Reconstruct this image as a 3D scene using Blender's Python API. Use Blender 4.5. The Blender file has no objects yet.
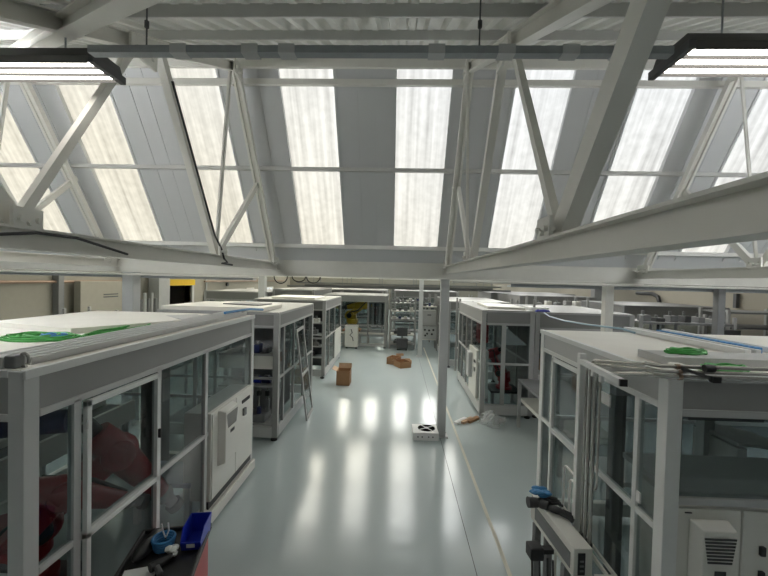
import bpy, math, random
from mathutils import Vector, Matrix
random.seed(7)
S = bpy.context.scene
COL = S.collection

# ------------------------------------------------------------------ camera
F_PX, CAM_H, VPX, VPY, ROLL = 380.0, 3.0, 398.0, 280.0, 0.025
fw = Vector((VPX - 384, 288 - VPY, -F_PX)).normalized()
up = Vector((math.sin(ROLL), math.cos(ROLL), 0)); up = (up - fw * up.dot(fw)).normalized()
rt = fw.cross(up)
cd = bpy.data.cameras.new('camera'); cam = bpy.data.objects.new('camera', cd); COL.objects.link(cam)
cam.matrix_world = Matrix(((rt[0], rt[1], rt[2], 0), (fw[0], fw[1], fw[2], 0), (up[0], up[1], up[2], CAM_H), (0, 0, 0, 1)))
cd.sensor_fit = 'HORIZONTAL'; cd.sensor_width = 36; cd.lens = F_PX / 768 * 36
cd.clip_start = 0.05; cd.clip_end = 300
S.camera = cam

# ------------------------------------------------------------------ world, light levels, exposure
W = bpy.data.worlds.new('world'); S.world = W; W.use_nodes = True
W.node_tree.nodes['Background'].inputs[0].default_value = (0.75, 0.85, 1.0, 1)
W.node_tree.nodes['Background'].inputs[1].default_value = 1.0
SKY_NEAR, SKY_FAR, TUBE = 0.55, 4.9, 6.0
TUBE_FAR = 4.0
TUBE_FILL = 76.0  # strength of the added off-frame tubes
SKY_REAR = 2.5
S.view_settings.view_transform = 'Standard'; S.view_settings.look = 'None'
S.view_settings.exposure = 1.0; S.view_settings.gamma = 1.0
S.view_settings.use_curve_mapping = False
S.cycles.max_bounces = 10; S.cycles.diffuse_bounces = 6; S.cycles.transparent_max_bounces = 24
S.cycles.glossy_bounces = 4
S.cycles.sample_clamp_indirect = 6.0

# ------------------------------------------------------------------ materials
def mat(name, col, rough=0.5, metal=0.0, spec=0.5, noise=0.06, nscale=6.0, bump=0.0):
    m = bpy.data.materials.new(name); m.use_nodes = True
    nt = m.node_tree; b = nt.nodes['Principled BSDF']
    b.inputs['Roughness'].default_value = rough; b.inputs['Metallic'].default_value = metal
    b.inputs['Specular IOR Level'].default_value = spec
    tc = nt.nodes.new('ShaderNodeTexCoord'); nz = nt.nodes.new('ShaderNodeTexNoise')
    nz.inputs['Scale'].default_value = nscale; nz.inputs['Detail'].default_value = 4
    nt.links.new(tc.outputs['Object'], nz.inputs['Vector'])
    mx = nt.nodes.new('ShaderNodeMix'); mx.data_type = 'RGBA'
    mx.inputs[6].default_value = tuple(max(0, c * (1 - noise)) for c in col) + (1,)
    mx.inputs[7].default_value = tuple(min(1, c * (1 + noise)) for c in col) + (1,)
    nt.links.new(nz.outputs['Fac'], mx.inputs[0]); nt.links.new(mx.outputs[2], b.inputs['Base Color'])
    if bump:
        bp = nt.nodes.new('ShaderNodeBump'); bp.inputs['Strength'].default_value = bump
        nt.links.new(nz.outputs['Fac'], bp.inputs['Height']); nt.links.new(bp.outputs[0], b.inputs['Normal'])
    return m

def glow(name, col, strength):
    m = bpy.data.materials.new(name); m.use_nodes = True; nt = m.node_tree
    nt.nodes.remove(nt.nodes['Principled BSDF'])
    e = nt.nodes.new('ShaderNodeEmission'); e.inputs[0].default_value = col + (1,); e.inputs[1].default_value = strength
    nt.links.new(e.outputs[0], nt.nodes['Material Output'].inputs[0]); return m

def skylight_mat(name, strength):
    m = glow(name, (1, 1, 1), strength); nt = m.node_tree; e = nt.nodes['Emission']
    tc = nt.nodes.new('ShaderNodeTexCoord')
    mp = nt.nodes.new('ShaderNodeMapping'); mp.inputs['Scale'].default_value = (11, 0.35, 0.35)
    nz = nt.nodes.new('ShaderNodeTexNoise'); nz.inputs['Scale'].default_value = 1.0; nz.inputs['Detail'].default_value = 3
    n2 = nt.nodes.new('ShaderNodeTexNoise'); n2.inputs['Scale'].default_value = 9.0; n2.inputs['Detail'].default_value = 5
    nt.links.new(tc.outputs['Object'], mp.inputs[0]); nt.links.new(mp.outputs[0], nz.inputs['Vector'])
    nt.links.new(tc.outputs['Object'], n2.inputs['Vector'])
    ad = nt.nodes.new('ShaderNodeMath'); ad.operation = 'MULTIPLY_ADD'; ad.inputs[1].default_value = 0.35
    nt.links.new(n2.outputs['Fac'], ad.inputs[0]); nt.links.new(nz.outputs['Fac'], ad.inputs[2])
    # algae and dust collect on the lower end of the sheets and on the west side of the hall
    sp = nt.nodes.new('ShaderNodeSeparateXYZ'); nt.links.new(tc.outputs['Object'], sp.inputs[0])
    mr = nt.nodes.new('ShaderNodeMapRange'); mr.inputs[1].default_value = 5.8; mr.inputs[2].default_value = 3.6
    nt.links.new(sp.outputs['Z'], mr.inputs[0])
    cr = nt.nodes.new('ShaderNodeValToRGB')
    cr.color_ramp.elements[0].position = 0.4; cr.color_ramp.elements[0].color = (0.58, 0.59, 0.585, 1)
    cr.color_ramp.elements[1].position = 0.85; cr.color_ramp.elements[1].color = (0.98, 1.0, 1.0, 1)
    nt.links.new(ad.outputs[0], cr.inputs[0])
    tint = nt.nodes.new('ShaderNodeMix'); tint.data_type = 'RGBA'; tint.blend_type = 'MULTIPLY'
    tint.inputs[7].default_value = (0.98, 0.91, 0.76, 1)
    mrx = nt.nodes.new('ShaderNodeMapRange'); mrx.inputs[1].default_value = 1.5; mrx.inputs[2].default_value = -6.0
    nt.links.new(sp.outputs['X'], mrx.inputs[0])
    su = nt.nodes.new('ShaderNodeMath'); su.operation = 'MULTIPLY_ADD'; su.use_clamp = True; su.inputs[1].default_value = 0.5
    nt.links.new(mr.outputs[0], su.inputs[0]); nt.links.new(mrx.outputs[0], su.inputs[2])
    nt.links.new(su.outputs[0], tint.inputs[0]); nt.links.new(cr.outputs[0], tint.inputs[6])
    nt.links.new(tint.outputs[2], e.inputs[0]); return m

def glass_mat(name, tint):
    m = bpy.data.materials.new(name); m.use_nodes = True; nt = m.node_tree
    nt.nodes.remove(nt.nodes['Principled BSDF'])
    t = nt.nodes.new('ShaderNodeBsdfTransparent'); t.inputs[0].default_value = tint + (1,)
    g = nt.nodes.new('ShaderNodeBsdfGlossy'); g.inputs['Roughness'].default_value = 0.03
    f = nt.nodes.new('ShaderNodeFresnel'); f.inputs[0].default_value = 1.5
    x = nt.nodes.new('ShaderNodeMixShader')
    ge = nt.nodes.new('ShaderNodeNewGeometry'); iv = nt.nodes.new('ShaderNodeMath'); iv.operation = 'SUBTRACT'; iv.inputs[0].default_value = 1.0
    mu = nt.nodes.new('ShaderNodeMath'); mu.operation = 'MULTIPLY'
    nt.links.new(ge.outputs['Backfacing'], iv.inputs[1]); nt.links.new(iv.outputs[0], mu.inputs[0]); nt.links.new(f.outputs[0], mu.inputs[1])
    nt.links.new(mu.outputs[0], x.inputs[0]); nt.links.new(t.outputs[0], x.inputs[1]); nt.links.new(g.outputs[0], x.inputs[2])
    nt.links.new(x.outputs[0], nt.nodes['Material Output'].inputs[0]); return m

def brick_mat(name, col):
    m = mat(name, col, 0.75, noise=0.05, nscale=2); nt = m.node_tree; b = nt.nodes['Principled BSDF']
    br = nt.nodes.new('ShaderNodeTexBrick'); br.inputs['Scale'].default_value = 1.0
    br.inputs['Brick Width'].default_value = 0.45; br.inputs['Row Height'].default_value = 0.225
    br.inputs['Mortar Size'].default_value = 0.012; br.inputs['Color1'].default_value = (1, 1, 1, 1)
    br.inputs['Color2'].default_value = (0.9, 0.9, 0.9, 1); br.inputs['Mortar'].default_value = (0.3, 0.3, 0.3, 1)
    tc = nt.nodes.new('ShaderNodeTexCoord'); sp = nt.nodes.new('ShaderNodeSeparateXYZ'); cb = nt.nodes.new('ShaderNodeCombineXYZ')
    nt.links.new(tc.outputs['Object'], sp.inputs[0])
    ad = nt.nodes.new('ShaderNodeMath'); nt.links.new(sp.outputs[0], ad.inputs[0]); nt.links.new(sp.outputs[1], ad.inputs[1])
    nt.links.new(ad.outputs[0], cb.inputs[0]); nt.links.new(sp.outputs[2], cb.inputs[1]); nt.links.new(cb.outputs[0], br.inputs['Vector'])
    bp = nt.nodes.new('ShaderNodeBump'); bp.inputs['Strength'].default_value = 0.35
    nt.links.new(br.outputs['Color'], bp.inputs['Height']); nt.links.new(bp.outputs[0], b.inputs['Normal'])
    return m

def film_mat():
    m = mat('white_film', (0.85, 0.87, 0.87), 0.2, noise=0.05); m.node_tree.nodes['Principled BSDF'].inputs['Alpha'].default_value = 0.4
    return m

def floor_mat():
    m = mat('floor_epoxy', (0.49, 0.555, 0.565), 0.13, noise=0.05, nscale=0.8); nt = m.node_tree; b = nt.nodes['Principled BSDF']
    b.inputs['IOR'].default_value = 1.42
    tc = nt.nodes.new('ShaderNodeTexCoord'); nz = nt.nodes.new('ShaderNodeTexNoise')
    nz.inputs['Scale'].default_value = 5; nz.inputs['Detail'].default_value = 5
    nt.links.new(tc.outputs['Object'], nz.inputs['Vector'])
    bp = nt.nodes.new('ShaderNodeBump'); bp.inputs['Strength'].default_value = 0.05; bp.inputs['Distance'].default_value = 0.02
    nt.links.new(nz.outputs['Fac'], bp.inputs['Height']); nt.links.new(bp.outputs[0], b.inputs['Normal'])
    mr = nt.nodes.new('ShaderNodeMapRange'); mr.inputs[3].default_value = 0.11; mr.inputs[4].default_value = 0.19
    nt.links.new(nz.outputs['Fac'], mr.inputs[0]); nt.links.new(mr.outputs[0], b.inputs['Roughness'])
    return m

M = dict(
    floor=floor_mat(),
    sheet=mat('roof_sheet', (0.86, 0.86, 0.83), 0.55, noise=0.08),
    board=mat('roof_board', (0.64, 0.65, 0.655), 0.6, noise=0.05, nscale=2),
    steel=mat('painted_steel', (0.78, 0.77, 0.72), 0.45, noise=0.07, nscale=5),
    purlin=mat('purlin_grey', (0.62, 0.62, 0.60), 0.5),
    galv=mat('galvanised', (0.30, 0.325, 0.34), 0.4, metal=0.1, noise=0.15, nscale=20),
    column=mat('column_grey', (0.52, 0.53, 0.53), 0.45),
    brick=brick_mat('painted_brick', (0.30, 0.275, 0.225)),
    plaster=mat('plaster', (0.30, 0.285, 0.245), 0.8),
    alu=mat('aluminium_profile', (0.60, 0.605, 0.60), 0.42, metal=0.0, noise=0.04),
    alul=mat('bright_aluminium', (0.82, 0.83, 0.82), 0.4, metal=0.0, noise=0.04),
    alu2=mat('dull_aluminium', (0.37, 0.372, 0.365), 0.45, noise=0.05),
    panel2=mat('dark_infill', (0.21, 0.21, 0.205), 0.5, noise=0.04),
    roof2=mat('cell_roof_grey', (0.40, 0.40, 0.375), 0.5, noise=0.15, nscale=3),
    panel=mat('grey_infill', (0.33, 0.33, 0.325), 0.5, noise=0.03),
    rpanel=mat('pale_infill', (0.54, 0.545, 0.54), 0.5, noise=0.03),
    cabinet=mat('cabinet_white', (0.78, 0.77, 0.72), 0.4, noise=0.03),
    roofw=mat('cell_roof_white', (0.82, 0.80, 0.74), 0.5, noise=0.08, nscale=3),
    glass=glass_mat('window_glass', (0.74, 0.78, 0.785)),
    dark=mat('black_plastic', (0.018, 0.018, 0.02), 0.45, noise=0.2),
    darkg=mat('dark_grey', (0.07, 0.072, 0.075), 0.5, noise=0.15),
    midg=mat('mid_grey', (0.2, 0.205, 0.21), 0.5, noise=0.1),
    red=mat('robot_red', (0.34, 0.013, 0.022), 0.3, noise=0.1),
    bred=mat('bright_red', (0.42, 0.02, 0.03), 0.35, noise=0.1),
    yellow=mat('robot_yellow', (0.80, 0.52, 0.02), 0.4, noise=0.1),
    orange=mat('orange', (0.5, 0.2, 0.07), 0.5, noise=0.1),
    blue=mat('blue_plastic', (0.01, 0.03, 0.42), 0.35, noise=0.1),
    lblue=mat('light_blue', (0.05, 0.24, 0.52), 0.45, noise=0.2),
    navy=mat('navy', (0.02, 0.03, 0.12), 0.4, noise=0.1),
    green=mat('green_cable', (0.05, 0.33, 0.06), 0.45, noise=0.25, nscale=30),
    carton=mat('cardboard', (0.36, 0.20, 0.10), 0.8, noise=0.1),
    cartonl=mat('pale_cardboard', (0.55, 0.38, 0.25), 0.8, noise=0.1),
    paper=mat('paper', (0.92, 0.92, 0.91), 0.7, noise=0.02),
    copper=mat('copper_pipe', (0.27, 0.18, 0.13), 0.4, metal=0.3, noise=0.1),
    steelp=mat('steel_pipe', (0.55, 0.54, 0.51), 0.25, metal=0.7, noise=0.05),
    hose=mat('pale_blue_hose', (0.3, 0.45, 0.55), 0.4),
    lav=mat('lavender_top', (0.42, 0.42, 0.52), 0.35, noise=0.05),
    mark=mat('line_paint', (0.62, 0.60, 0.50), 0.5, noise=0.1, nscale=12),
    housing=mat('lamp_housing', (0.07, 0.068, 0.066), 0.5),
    void=mat('fan_void', (0.006, 0.006, 0.006), 1.0, spec=0.0),
    film=film_mat(),
    ink=mat('print_ink', (0.03, 0.03, 0.035), 0.6, noise=0.02),
    tube=glow('tube_glow', (1.0, 0.95, 0.86), TUBE),
    tube3=glow('tube_glow_fill', (0.97, 0.98, 1.0), TUBE_FILL),
    tube2=glow('tube_glow_far', (1.0, 0.95, 0.86), TUBE_FAR),
    sky1=skylight_mat('skylight_near', SKY_NEAR),
    sky2=skylight_mat('skylight_far', SKY_FAR),
    sky3=skylight_mat('skylight_rear', SKY_REAR),
    winglow=glow('window_glow', (0.9, 0.96, 1.0), 0.6),
)

# ------------------------------------------------------------------ mesh builder
BASE = {}
class MB:
    def __init__(s): s.v = []; s.f = []
    def add(s, vs, fs):
        o = len(s.v); s.v += [tuple(p) for p in vs]; s.f += [tuple(i + o for i in f) for f in fs]; return s
    def box(s, x0, x1, y0, y1, z0, z1):
        x0, x1 = min(x0, x1), max(x0, x1); y0, y1 = min(y0, y1), max(y0, y1); z0, z1 = min(z0, z1), max(z0, z1)
        return s.add([(x0,y0,z0),(x1,y0,z0),(x1,y1,z0),(x0,y1,z0),(x0,y0,z1),(x1,y0,z1),(x1,y1,z1),(x0,y1,z1)],
                     [(0,3,2,1),(4,5,6,7),(0,1,5,4),(1,2,6,5),(2,3,7,6),(3,0,4,7)])
    def prism(s, poly, d):           # poly: 3-D points, counter-clockwise seen from +d side
        n = len(poly); P = [Vector(p) for p in poly]; d = Vector(d)
        nn = sum(((P[i] - P[0]).cross(P[(i+1) % n] - P[0]) for i in range(1, n)), Vector())
        if nn.dot(d) < 0: P.reverse()
        return s.add(P + [p + d for p in P], [tuple(range(n))[::-1], tuple(range(n, 2*n))] +
                     [(i, (i+1) % n, n + (i+1) % n, n + i) for i in range(n)])
    def frame(s, p, q, upv):
        a = (Vector(q) - Vector(p)).normalized(); u = Vector(upv); u = u - a * u.dot(a)
        if u.length < 1e-4: u = Vector((0, 1, 0)) - a * a.y
        u.normalize(); return a, a.cross(u), u
    def bar(s, p, q, w, h, upv=(0, 0, 1)):
        a, r, u = s.frame(p, q, upv); p = Vector(p); q = Vector(q)
        c = [(-w/2, -h/2), (w/2, -h/2), (w/2, h/2), (-w/2, h/2)]
        return s.prism([p + r*x + u*y for x, y in c], q - p)
    def ibeam(s, p, q, w, h, t, upv=(0, 0, 1)):
        a, r, u = s.frame(p, q, upv); d = Vector(q) - Vector(p); p = Vector(p)
        c = [(-w/2,-h/2),(w/2,-h/2),(w/2,-h/2+t),(t/2,-h/2+t),(t/2,h/2-t),(w/2,h/2-t),(w/2,h/2),(-w/2,h/2),(-w/2,h/2-t),(-t/2,h/2-t),(-t/2,-h/2+t),(-w/2,-h/2+t)]
        n = 12; P = [p + r*x + u*y for x, y in c]
        o = len(s.v); s.v += [tuple(x) for x in P] + [tuple(x + d) for x in P]
        for k in ((0,1,2,11), (11,2,3,10), (10,3,4,9), (9,4,5,8), (8,5,6,7)):
            s.f.append(tuple(o+i for i in k)); s.f.append(tuple(o+n+i for i in k[::-1]))
        for i in range(n): s.f.append((o+i, o+(i+1) % n, o+n+(i+1) % n, o+n+i)[::-1])
        return s
    def angle(s, p, q, w, h, t, upv=(0, 0, 1), flip=1):
        a, r, u = s.frame(p, q, upv); d = Vector(q) - Vector(p); p = Vector(p); r = r * flip
        s.prism([p + r*x + u*y for x, y in ((0,-h/2),(t,-h/2),(t,h/2),(0,h/2))], d)
        s.prism([p + r*x + u*y for x, y in ((0,-h/2),(w,-h/2),(w,-h/2+t),(0,-h/2+t))], d); return s
    def channel(s, p, q, w, h, t, side):
        a, r, u = s.frame(p, q, (0, 1, 0)); d = Vector(q) - Vector(p); p = Vector(p)
        if r.x*side < 0: r = -r
        s.prism([p + r*x + u*y for x, y in ((0,-h/2),(t,-h/2),(t,h/2),(0,h/2))], d)
        for y0, y1 in ((-h/2, -h/2+t), (h/2-t, h/2)): s.prism([p + r*x + u*y for x, y in ((t,y0),(w,y0),(w,y1),(t,y1))], d)
        return s
    def cyl(s, p, q, r0, r1=None, n=16, caps=True):
        r1 = r0 if r1 is None else r1; a, r, u = s.frame(p, q, (0.123, 0.2, 0.97)); p = Vector(p); q = Vector(q); o = len(s.v)
        for c, R in ((p, r0), (q, r1)):
            for i in range(n):
                t = 2*math.pi*i/n; s.v.append(tuple(c + r*math.cos(t)*R + u*math.sin(t)*R))
        for i in range(n): s.f.append((o+i, o+(i+1) % n, o+n+(i+1) % n, o+n+i))
        if caps: s.f.append(tuple(range(o, o+n))[::-1]); s.f.append(tuple(range(o+n, o+2*n)))
        return s
    def tube(s, pts, r, n=8):
        P = [Vector(p) for p in pts]; o = len(s.v); pu = Vector((0.1, 0.2, 0.97))
        for k, p in enumerate(P):
            a = (P[min(k+1, len(P)-1)] - P[max(k-1, 0)]).normalized()
            u = pu - a*pu.dot(a)
            if u.length < 1e-3: u = Vector((1, 0, 0)) - a*a.x
            u.normalize(); pu = u; w = a.cross(u)
            for i in range(n):
                t = 2*math.pi*i/n; s.v.append(tuple(p + w*math.cos(t)*r + u*math.sin(t)*r))
        for k in range(len(P)-1):
            for i in range(n): s.f.append((o+k*n+i, o+k*n+(i+1) % n, o+(k+1)*n+(i+1) % n, o+(k+1)*n+i))
        s.f.append(tuple(range(o, o+n))[::-1]); e = o+(len(P)-1)*n; s.f.append(tuple(range(e, e+n))); return s
    def ball(s, c, rx, ry, rz, nu=16, nv=10):
        o = len(s.v); c = Vector(c)
        s.v.append(tuple(c - Vector((0, 0, rz))))
        for j in range(1, nv):
            ph = -math.pi/2 + math.pi*j/nv
            for i in range(nu):
                t = 2*math.pi*i/nu; s.v.append((c.x + rx*math.cos(ph)*math.cos(t), c.y + ry*math.cos(ph)*math.sin(t), c.z + rz*math.sin(ph)))
        s.v.append(tuple(c + Vector((0, 0, rz)))); e = len(s.v)-1
        for i in range(nu):
            s.f.append((o, o+1+(i+1) % nu, o+1+i)); s.f.append((e, e-nu+i, e-nu+(i+1) % nu))
            for j in range(nv-2):
                a = o+1+j*nu; s.f.append((a+i, a+(i+1) % nu, a+nu+(i+1) % nu, a+nu+i))
        return s
    def build(s, name, m, parent=None, bevel=0.0, smooth=False, loc=None):
        b = BASE.get(parent.name, Vector()) if parent else Vector(loc or (0, 0, 0))
        me = bpy.data.meshes.new(name); me.from_pydata([(p[0]-b[0], p[1]-b[1], p[2]-b[2]) for p in s.v], [], s.f); me.update()
        me.materials.append(M[m] if isinstance(m, str) else m)
        o = bpy.data.objects.new(name, me); COL.objects.link(o)
        if parent: o.parent = parent; BASE[o.name] = b
        elif loc: o.location = loc; BASE[o.name] = Vector(loc)
        else: BASE[o.name] = Vector()
        if smooth:
            for p in me.polygons: p.use_smooth = True
            me.set_sharp_from_angle(angle=math.radians(40))
        if bevel:
            md = o.modifiers.new('bevel', 'BEVEL'); md.width = bevel; md.segments = 2; md.limit_method = 'ANGLE'; md.angle_limit = math.radians(40)
        return o

def thing(name, label, cat, loc=(0, 0, 0), group=None, rotz=None):
    """An Empty at the thing's base; with rotz the parts are given in the thing's own coordinates."""
    o = bpy.data.objects.new(name, None); COL.objects.link(o); o.location = loc; o.empty_display_size = 0.1
    if rotz is not None: o.rotation_euler = (0, 0, rotz); BASE[o.name] = Vector()
    else: BASE[o.name] = Vector(loc)
    return tag(o, label, cat, group)
def tag(o, label, cat, group=None):
    o['label'] = label; o['category'] = cat
    if group: o['group'] = group
    return o
def struct(o, label=None, cat=None):
    o['kind'] = 'structure'
    if label: o['label'] = label
    if cat: o['category'] = cat
    return o
def frange(a, b, n): return [a + (b-a)*i/n for i in range(n+1)]
def arc(c, r, a0, a1, n, z, ry=None):
    return [(c[0]+r*math.cos(a0+(a1-a0)*i/n), c[1]+(ry or r)*math.sin(a0+(a1-a0)*i/n), z) for i in range(n+1)]

# ================================================================== THE HALL
XL, XR, YB, YF = -11.0, 9.5, -8.3, 38.4
PER, NBAY = 7.8, 5
K_LOW, K_STEEP = 0.45, 1.546
Z_LOW, Z_STEEP = 3.72, 14.575
def low(y): return Z_LOW + K_LOW*y                  # sheet of the shallow slope in the first bay
def steep(y): return Z_STEEP - K_STEEP*y             # plane of the glazed slope in the first bay
Y_RIDGE = (Z_STEEP-Z_LOW)/(K_LOW+K_STEEP); Y_VAL = 7.35
Z_VAL = 3.5

struct(MB().box(XL-0.3, XR+0.3, YB-0.3, YF+0.3, -0.15, 0).build('floor', 'floor'), 'glossy blue grey painted concrete floor of the hall', 'floor')

# side walls, with openings on the left
zt = 6.4
mb = MB()
D0, D1, DZ = 17.45, 19.75, 2.75
W1, W2 = (27.3, 28.7), (31.6, 33.2); WZ0, WZ1 = 0.95, 2.12
def wall_seg(y0, y1, z0, z1): mb.box(XL-0.3, XL, y0, y1, z0, z1)
wall_seg(YB-0.3, D0, 0, zt); wall_seg(D0, D1, DZ, zt); wall_seg(D1, W1[0], 0, zt)
wall_seg(W1[0], W1[1], 0, WZ0); wall_seg(W1[0], W1[1], WZ1, zt); wall_seg(W1[1], W2[0], 0, zt)
wall_seg(W2[0], W2[1], 0, WZ0); wall_seg(W2[0], W2[1], WZ1, zt); wall_seg(W2[1], YF+0.3, 0, zt)
struct(mb.build('wall_left', 'plaster'), 'cream painted side wall behind the machine cells with roller door', 'wall')
struct(MB().box(XR, XR+0.3, YB-0.3, YF+0.3, 0, zt).build('wall_right', 'brick'), 'beige painted block wall on the far side of the pale cell', 'wall')
struct(MB().box(XL-0.3, XR+0.3, YF, YF+0.3, 0, zt).build('wall_back', 'plaster'), 'pale end wall far down the hall above the machines', 'wall')
struct(MB().box(XL-0.3, XR+0.3, YB-0.3, YB, 0, zt).build('wall_front', 'plaster'))

struct(MB().box(XL, XR, -1.0, -0.8, 0, 3.0).build('shade_partition', 'darkg'), 'added unseen dark screen behind the viewer, shading the cell fronts', 'wall')  # unseen screen added to keep rear light off the cell fronts

# windows of the left wall
for n, (a, b) in enumerate((W1, W2)):
    w = MB().box(XL-0.16, XL-0.10, a, b, WZ0, WZ1).build('window_%d' % (n+1), 'winglow'); struct(w, ['bright side window nearer the roller door', 'bright side window farther down the left wall'][n], 'window')
    fr = MB()
    for z in (WZ0, (WZ0+WZ1)/2, WZ1): fr.box(XL-0.1, XL+0.01, a, b, z-0.03, z+0.03)
    for y in (a, (a+b)/2, b): fr.box(XL-0.1, XL+0.01, y-0.03, y+0.03, WZ0, WZ1)
    fr.build('window_frame', 'cabinet', w)

# roller door
d = thing('door_1', 'open doorway with yellow roller door housing in the cream wall', 'door', (XL, (D0+D1)/2, 0)); d['kind'] = 'structure'
MB().box(XL-0.3, XL+0.12, D0-0.18, D0, 0, DZ+0.1).build('door_jamb', 'midg', d); MB().box(XL-0.3, XL+0.12, D1, D1+0.18, 0, DZ+0.1).build('door_jamb', 'column', d)
MB().box(XL-0.02, XL+0.28, D0+0.02, D1-0.02, DZ-0.28, DZ+0.02).build('roller_housing', 'yellow', d)
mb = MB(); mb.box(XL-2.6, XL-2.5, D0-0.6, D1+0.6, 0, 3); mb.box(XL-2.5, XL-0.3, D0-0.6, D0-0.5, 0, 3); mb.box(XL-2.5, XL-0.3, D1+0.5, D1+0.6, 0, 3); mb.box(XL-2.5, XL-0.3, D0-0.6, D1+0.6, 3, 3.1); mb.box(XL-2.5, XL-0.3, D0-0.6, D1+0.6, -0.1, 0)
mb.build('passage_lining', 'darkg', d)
tag(MB().box(XL-1.4, XL-0.9, D0+0.3, D0+1.2, 0, 2.2).box(XL-0.9, XL-0.86, D0+0.4, D0+1.1, 1.2, 2.1).build('storage_rack', 'orange', loc=(XL-1.1, D0+0.7, 0)), 'orange brown rack standing in the dark doorway', 'rack')
b = thing('door_post_cladding', 'wide grey steel upright beside the yellow roller doorway', 'post', (XL+0.3, D0-0.75, 0))
MB().box(XL+0.02, XL+0.5, D0-1.1, D0-0.3, 0, 2.86).build('upright', 'column', b, bevel=0.01); MB().box(XL+0.02, XL+0.54, D0-1.14, D0-0.26, 0, 0.1).build('base_plate', 'column', b)

# roof: one sawtooth per bay
def prism_x(mb, yz, x0, x1): return mb.prism([(x0, y, z) for y, z in yz], (x1-x0, 0, 0))
SKX = [0.309 + 1.719*k for k in range(-6, 6)]
SKW = 0.80
nwin = 3
ZS0, ZS1 = 3.60, 6.03
def glz(z): return (Z_STEEP - z)/K_STEEP
for bay in range(-1, NBAY):
    o = bay*PER
    mb = MB()
    y0 = Y_VAL-PER
    if bay == 0:                                     # trapezoid sheeting in full
        p = 0.17; n = int((XR-XL)/p)
        prof = []
        for i in range(n+1):
            x = XL + i*p
            prof += [(x, 0.0), (x+0.04, 0.0), (x+0.065, 0.075), (x+0.145, 0.075)]
        for (ya, yb) in ((y0, Y_RIDGE+0.06),):
            k = len(mb.v)
            for x, dz in prof: mb.v += [(x, ya, low(ya)+dz), (x, yb, low(yb)+dz)]
            for i in range(len(prof)-1): mb.f.append((k+2*i, k+2*i+1, k+2*i+3, k+2*i+2))
        m = mb.build('ceiling', 'sheet'); struct(m, 'white corrugated sheet underside of the shallow roof slope', 'ceiling')
        md = m.modifiers.new('solid', 'SOLIDIFY'); md.thickness = 0.012; md.offset = 1
        mb = MB(); prism_x(mb, [(y0, low(y0)+0.08), (Y_RIDGE+0.2, low(Y_RIDGE)+0.16), (Y_RIDGE+0.2, low(Y_RIDGE)+0.28), (y0, low(y0)+0.2)], XL-0.3, XR+0.3)
        struct(mb.build('ceiling_deck', 'board'))
    else:
        prism_x(mb, [(y0+o, low(y0)), (Y_RIDGE+o, low(Y_RIDGE)), (Y_RIDGE+o, low(Y_RIDGE)+0.1), (y0+o, low(y0)+0.1)], XL-0.3, XR+0.3)
        struct(mb.build('ceiling_slope', 'sheet'))
    # boards between the rooflights, with raised seams
    mb = MB(); edges = [XL-0.3]
    for x in SKX: edges += [x-SKW/2, x+SKW/2]
    edges.append(XR+0.3)
    def slab(xa, xb, za, zb, d0, d1):                # along the glazed slope, d inward
        nx = Vector((0, -K_STEEP, -1)).normalized()
        pts = [(xa, glz(za)+o, za), (xa, glz(zb)+o, zb)]
        q = [Vector(pts[0])+nx*d0, Vector(pts[1])+nx*d0, Vector(pts[1])+nx*d1, Vector(pts[0])+nx*d1]
        mb.prism(q, (xb-xa, 0, 0))
    for i in range(0, len(edges), 2):
        xa, xb = edges[i], edges[i+1]; slab(xa, xb, 3.35, 6.16, -0.05, 0.03)
        if bay == 0:
            slab(xa, xa+0.035, 3.5, 6.08, 0.03, 0.05); slab(xb-0.035, xb, 3.5, 6.08, 0.03, 0.05)
            for t in (0.36, 0.64): slab(xa+(xb-xa)*t-0.012, xa+(xb-xa)*t+0.012, 3.5, 6.08, 0.03, 0.04)
    for x in SKX:
        slab(x-SKW/2, x+SKW/2, 3.35, ZS0, -0.05, 0.03); slab(x-SKW/2, x+SKW/2, ZS1, 6.16, -0.05, 0.03)
    struct(mb.build('ceiling_boards' if bay else 'ceiling_boards_front', 'board'), *(('grey boarded roof slope between the bright rooflights', 'ceiling') if bay == 0 else ()))
    for k, x in enumerate(SKX):
        mb = MB(); slab(x-SKW/2, x+SKW/2, ZS0, ZS1, -0.05, -0.02)
        w = struct(mb.build('window_%d' % nwin, 'sky1' if bay == 0 else ('sky3' if bay < 0 else 'sky2'))); nwin += 1
    # apron, gutter and valley beam
    mb = MB(); prism_x(mb, [(glz(3.42)+o-0.02, 3.42), (Y_VAL-0.11+o, 3.34), (Y_VAL-0.11+o, 3.46), (glz(3.55)+o, 3.55)], XL, XR)
    prism_x(mb, [(Y_VAL-0.12+o, 3.34), (Y_VAL+0.35+o, 3.34), (Y_VAL+0.35+o, 3.55), (Y_VAL-0.12+o, 3.42)], XL, XR)
    struct(mb.build('ceiling_gutter', 'board'))
    bm = MB().box(XL, XR, Y_VAL-0.1+o, Y_VAL+0.1+o, 3.035, 3.345)
    if bay == 0:
        bm.box(XL, XR, Y_VAL-0.13+o, Y_VAL+0.12+o, 3.03, 3.055)
    g = bm.build('valley_beam', 'steel', bevel=0.004)
    if bay == 0: tag(g, 'long cream beam across the hall below the rooflights, on the grey columns', 'beam')
    else: struct(g)

for bay in (1, 2):
    y = glz(4.79)-0.075+bay*PER
    struct(MB().box(XL, XR, y-0.05, y+0.03, 4.74, 4.84).build('ceiling_rail', 'purlin'))
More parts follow.
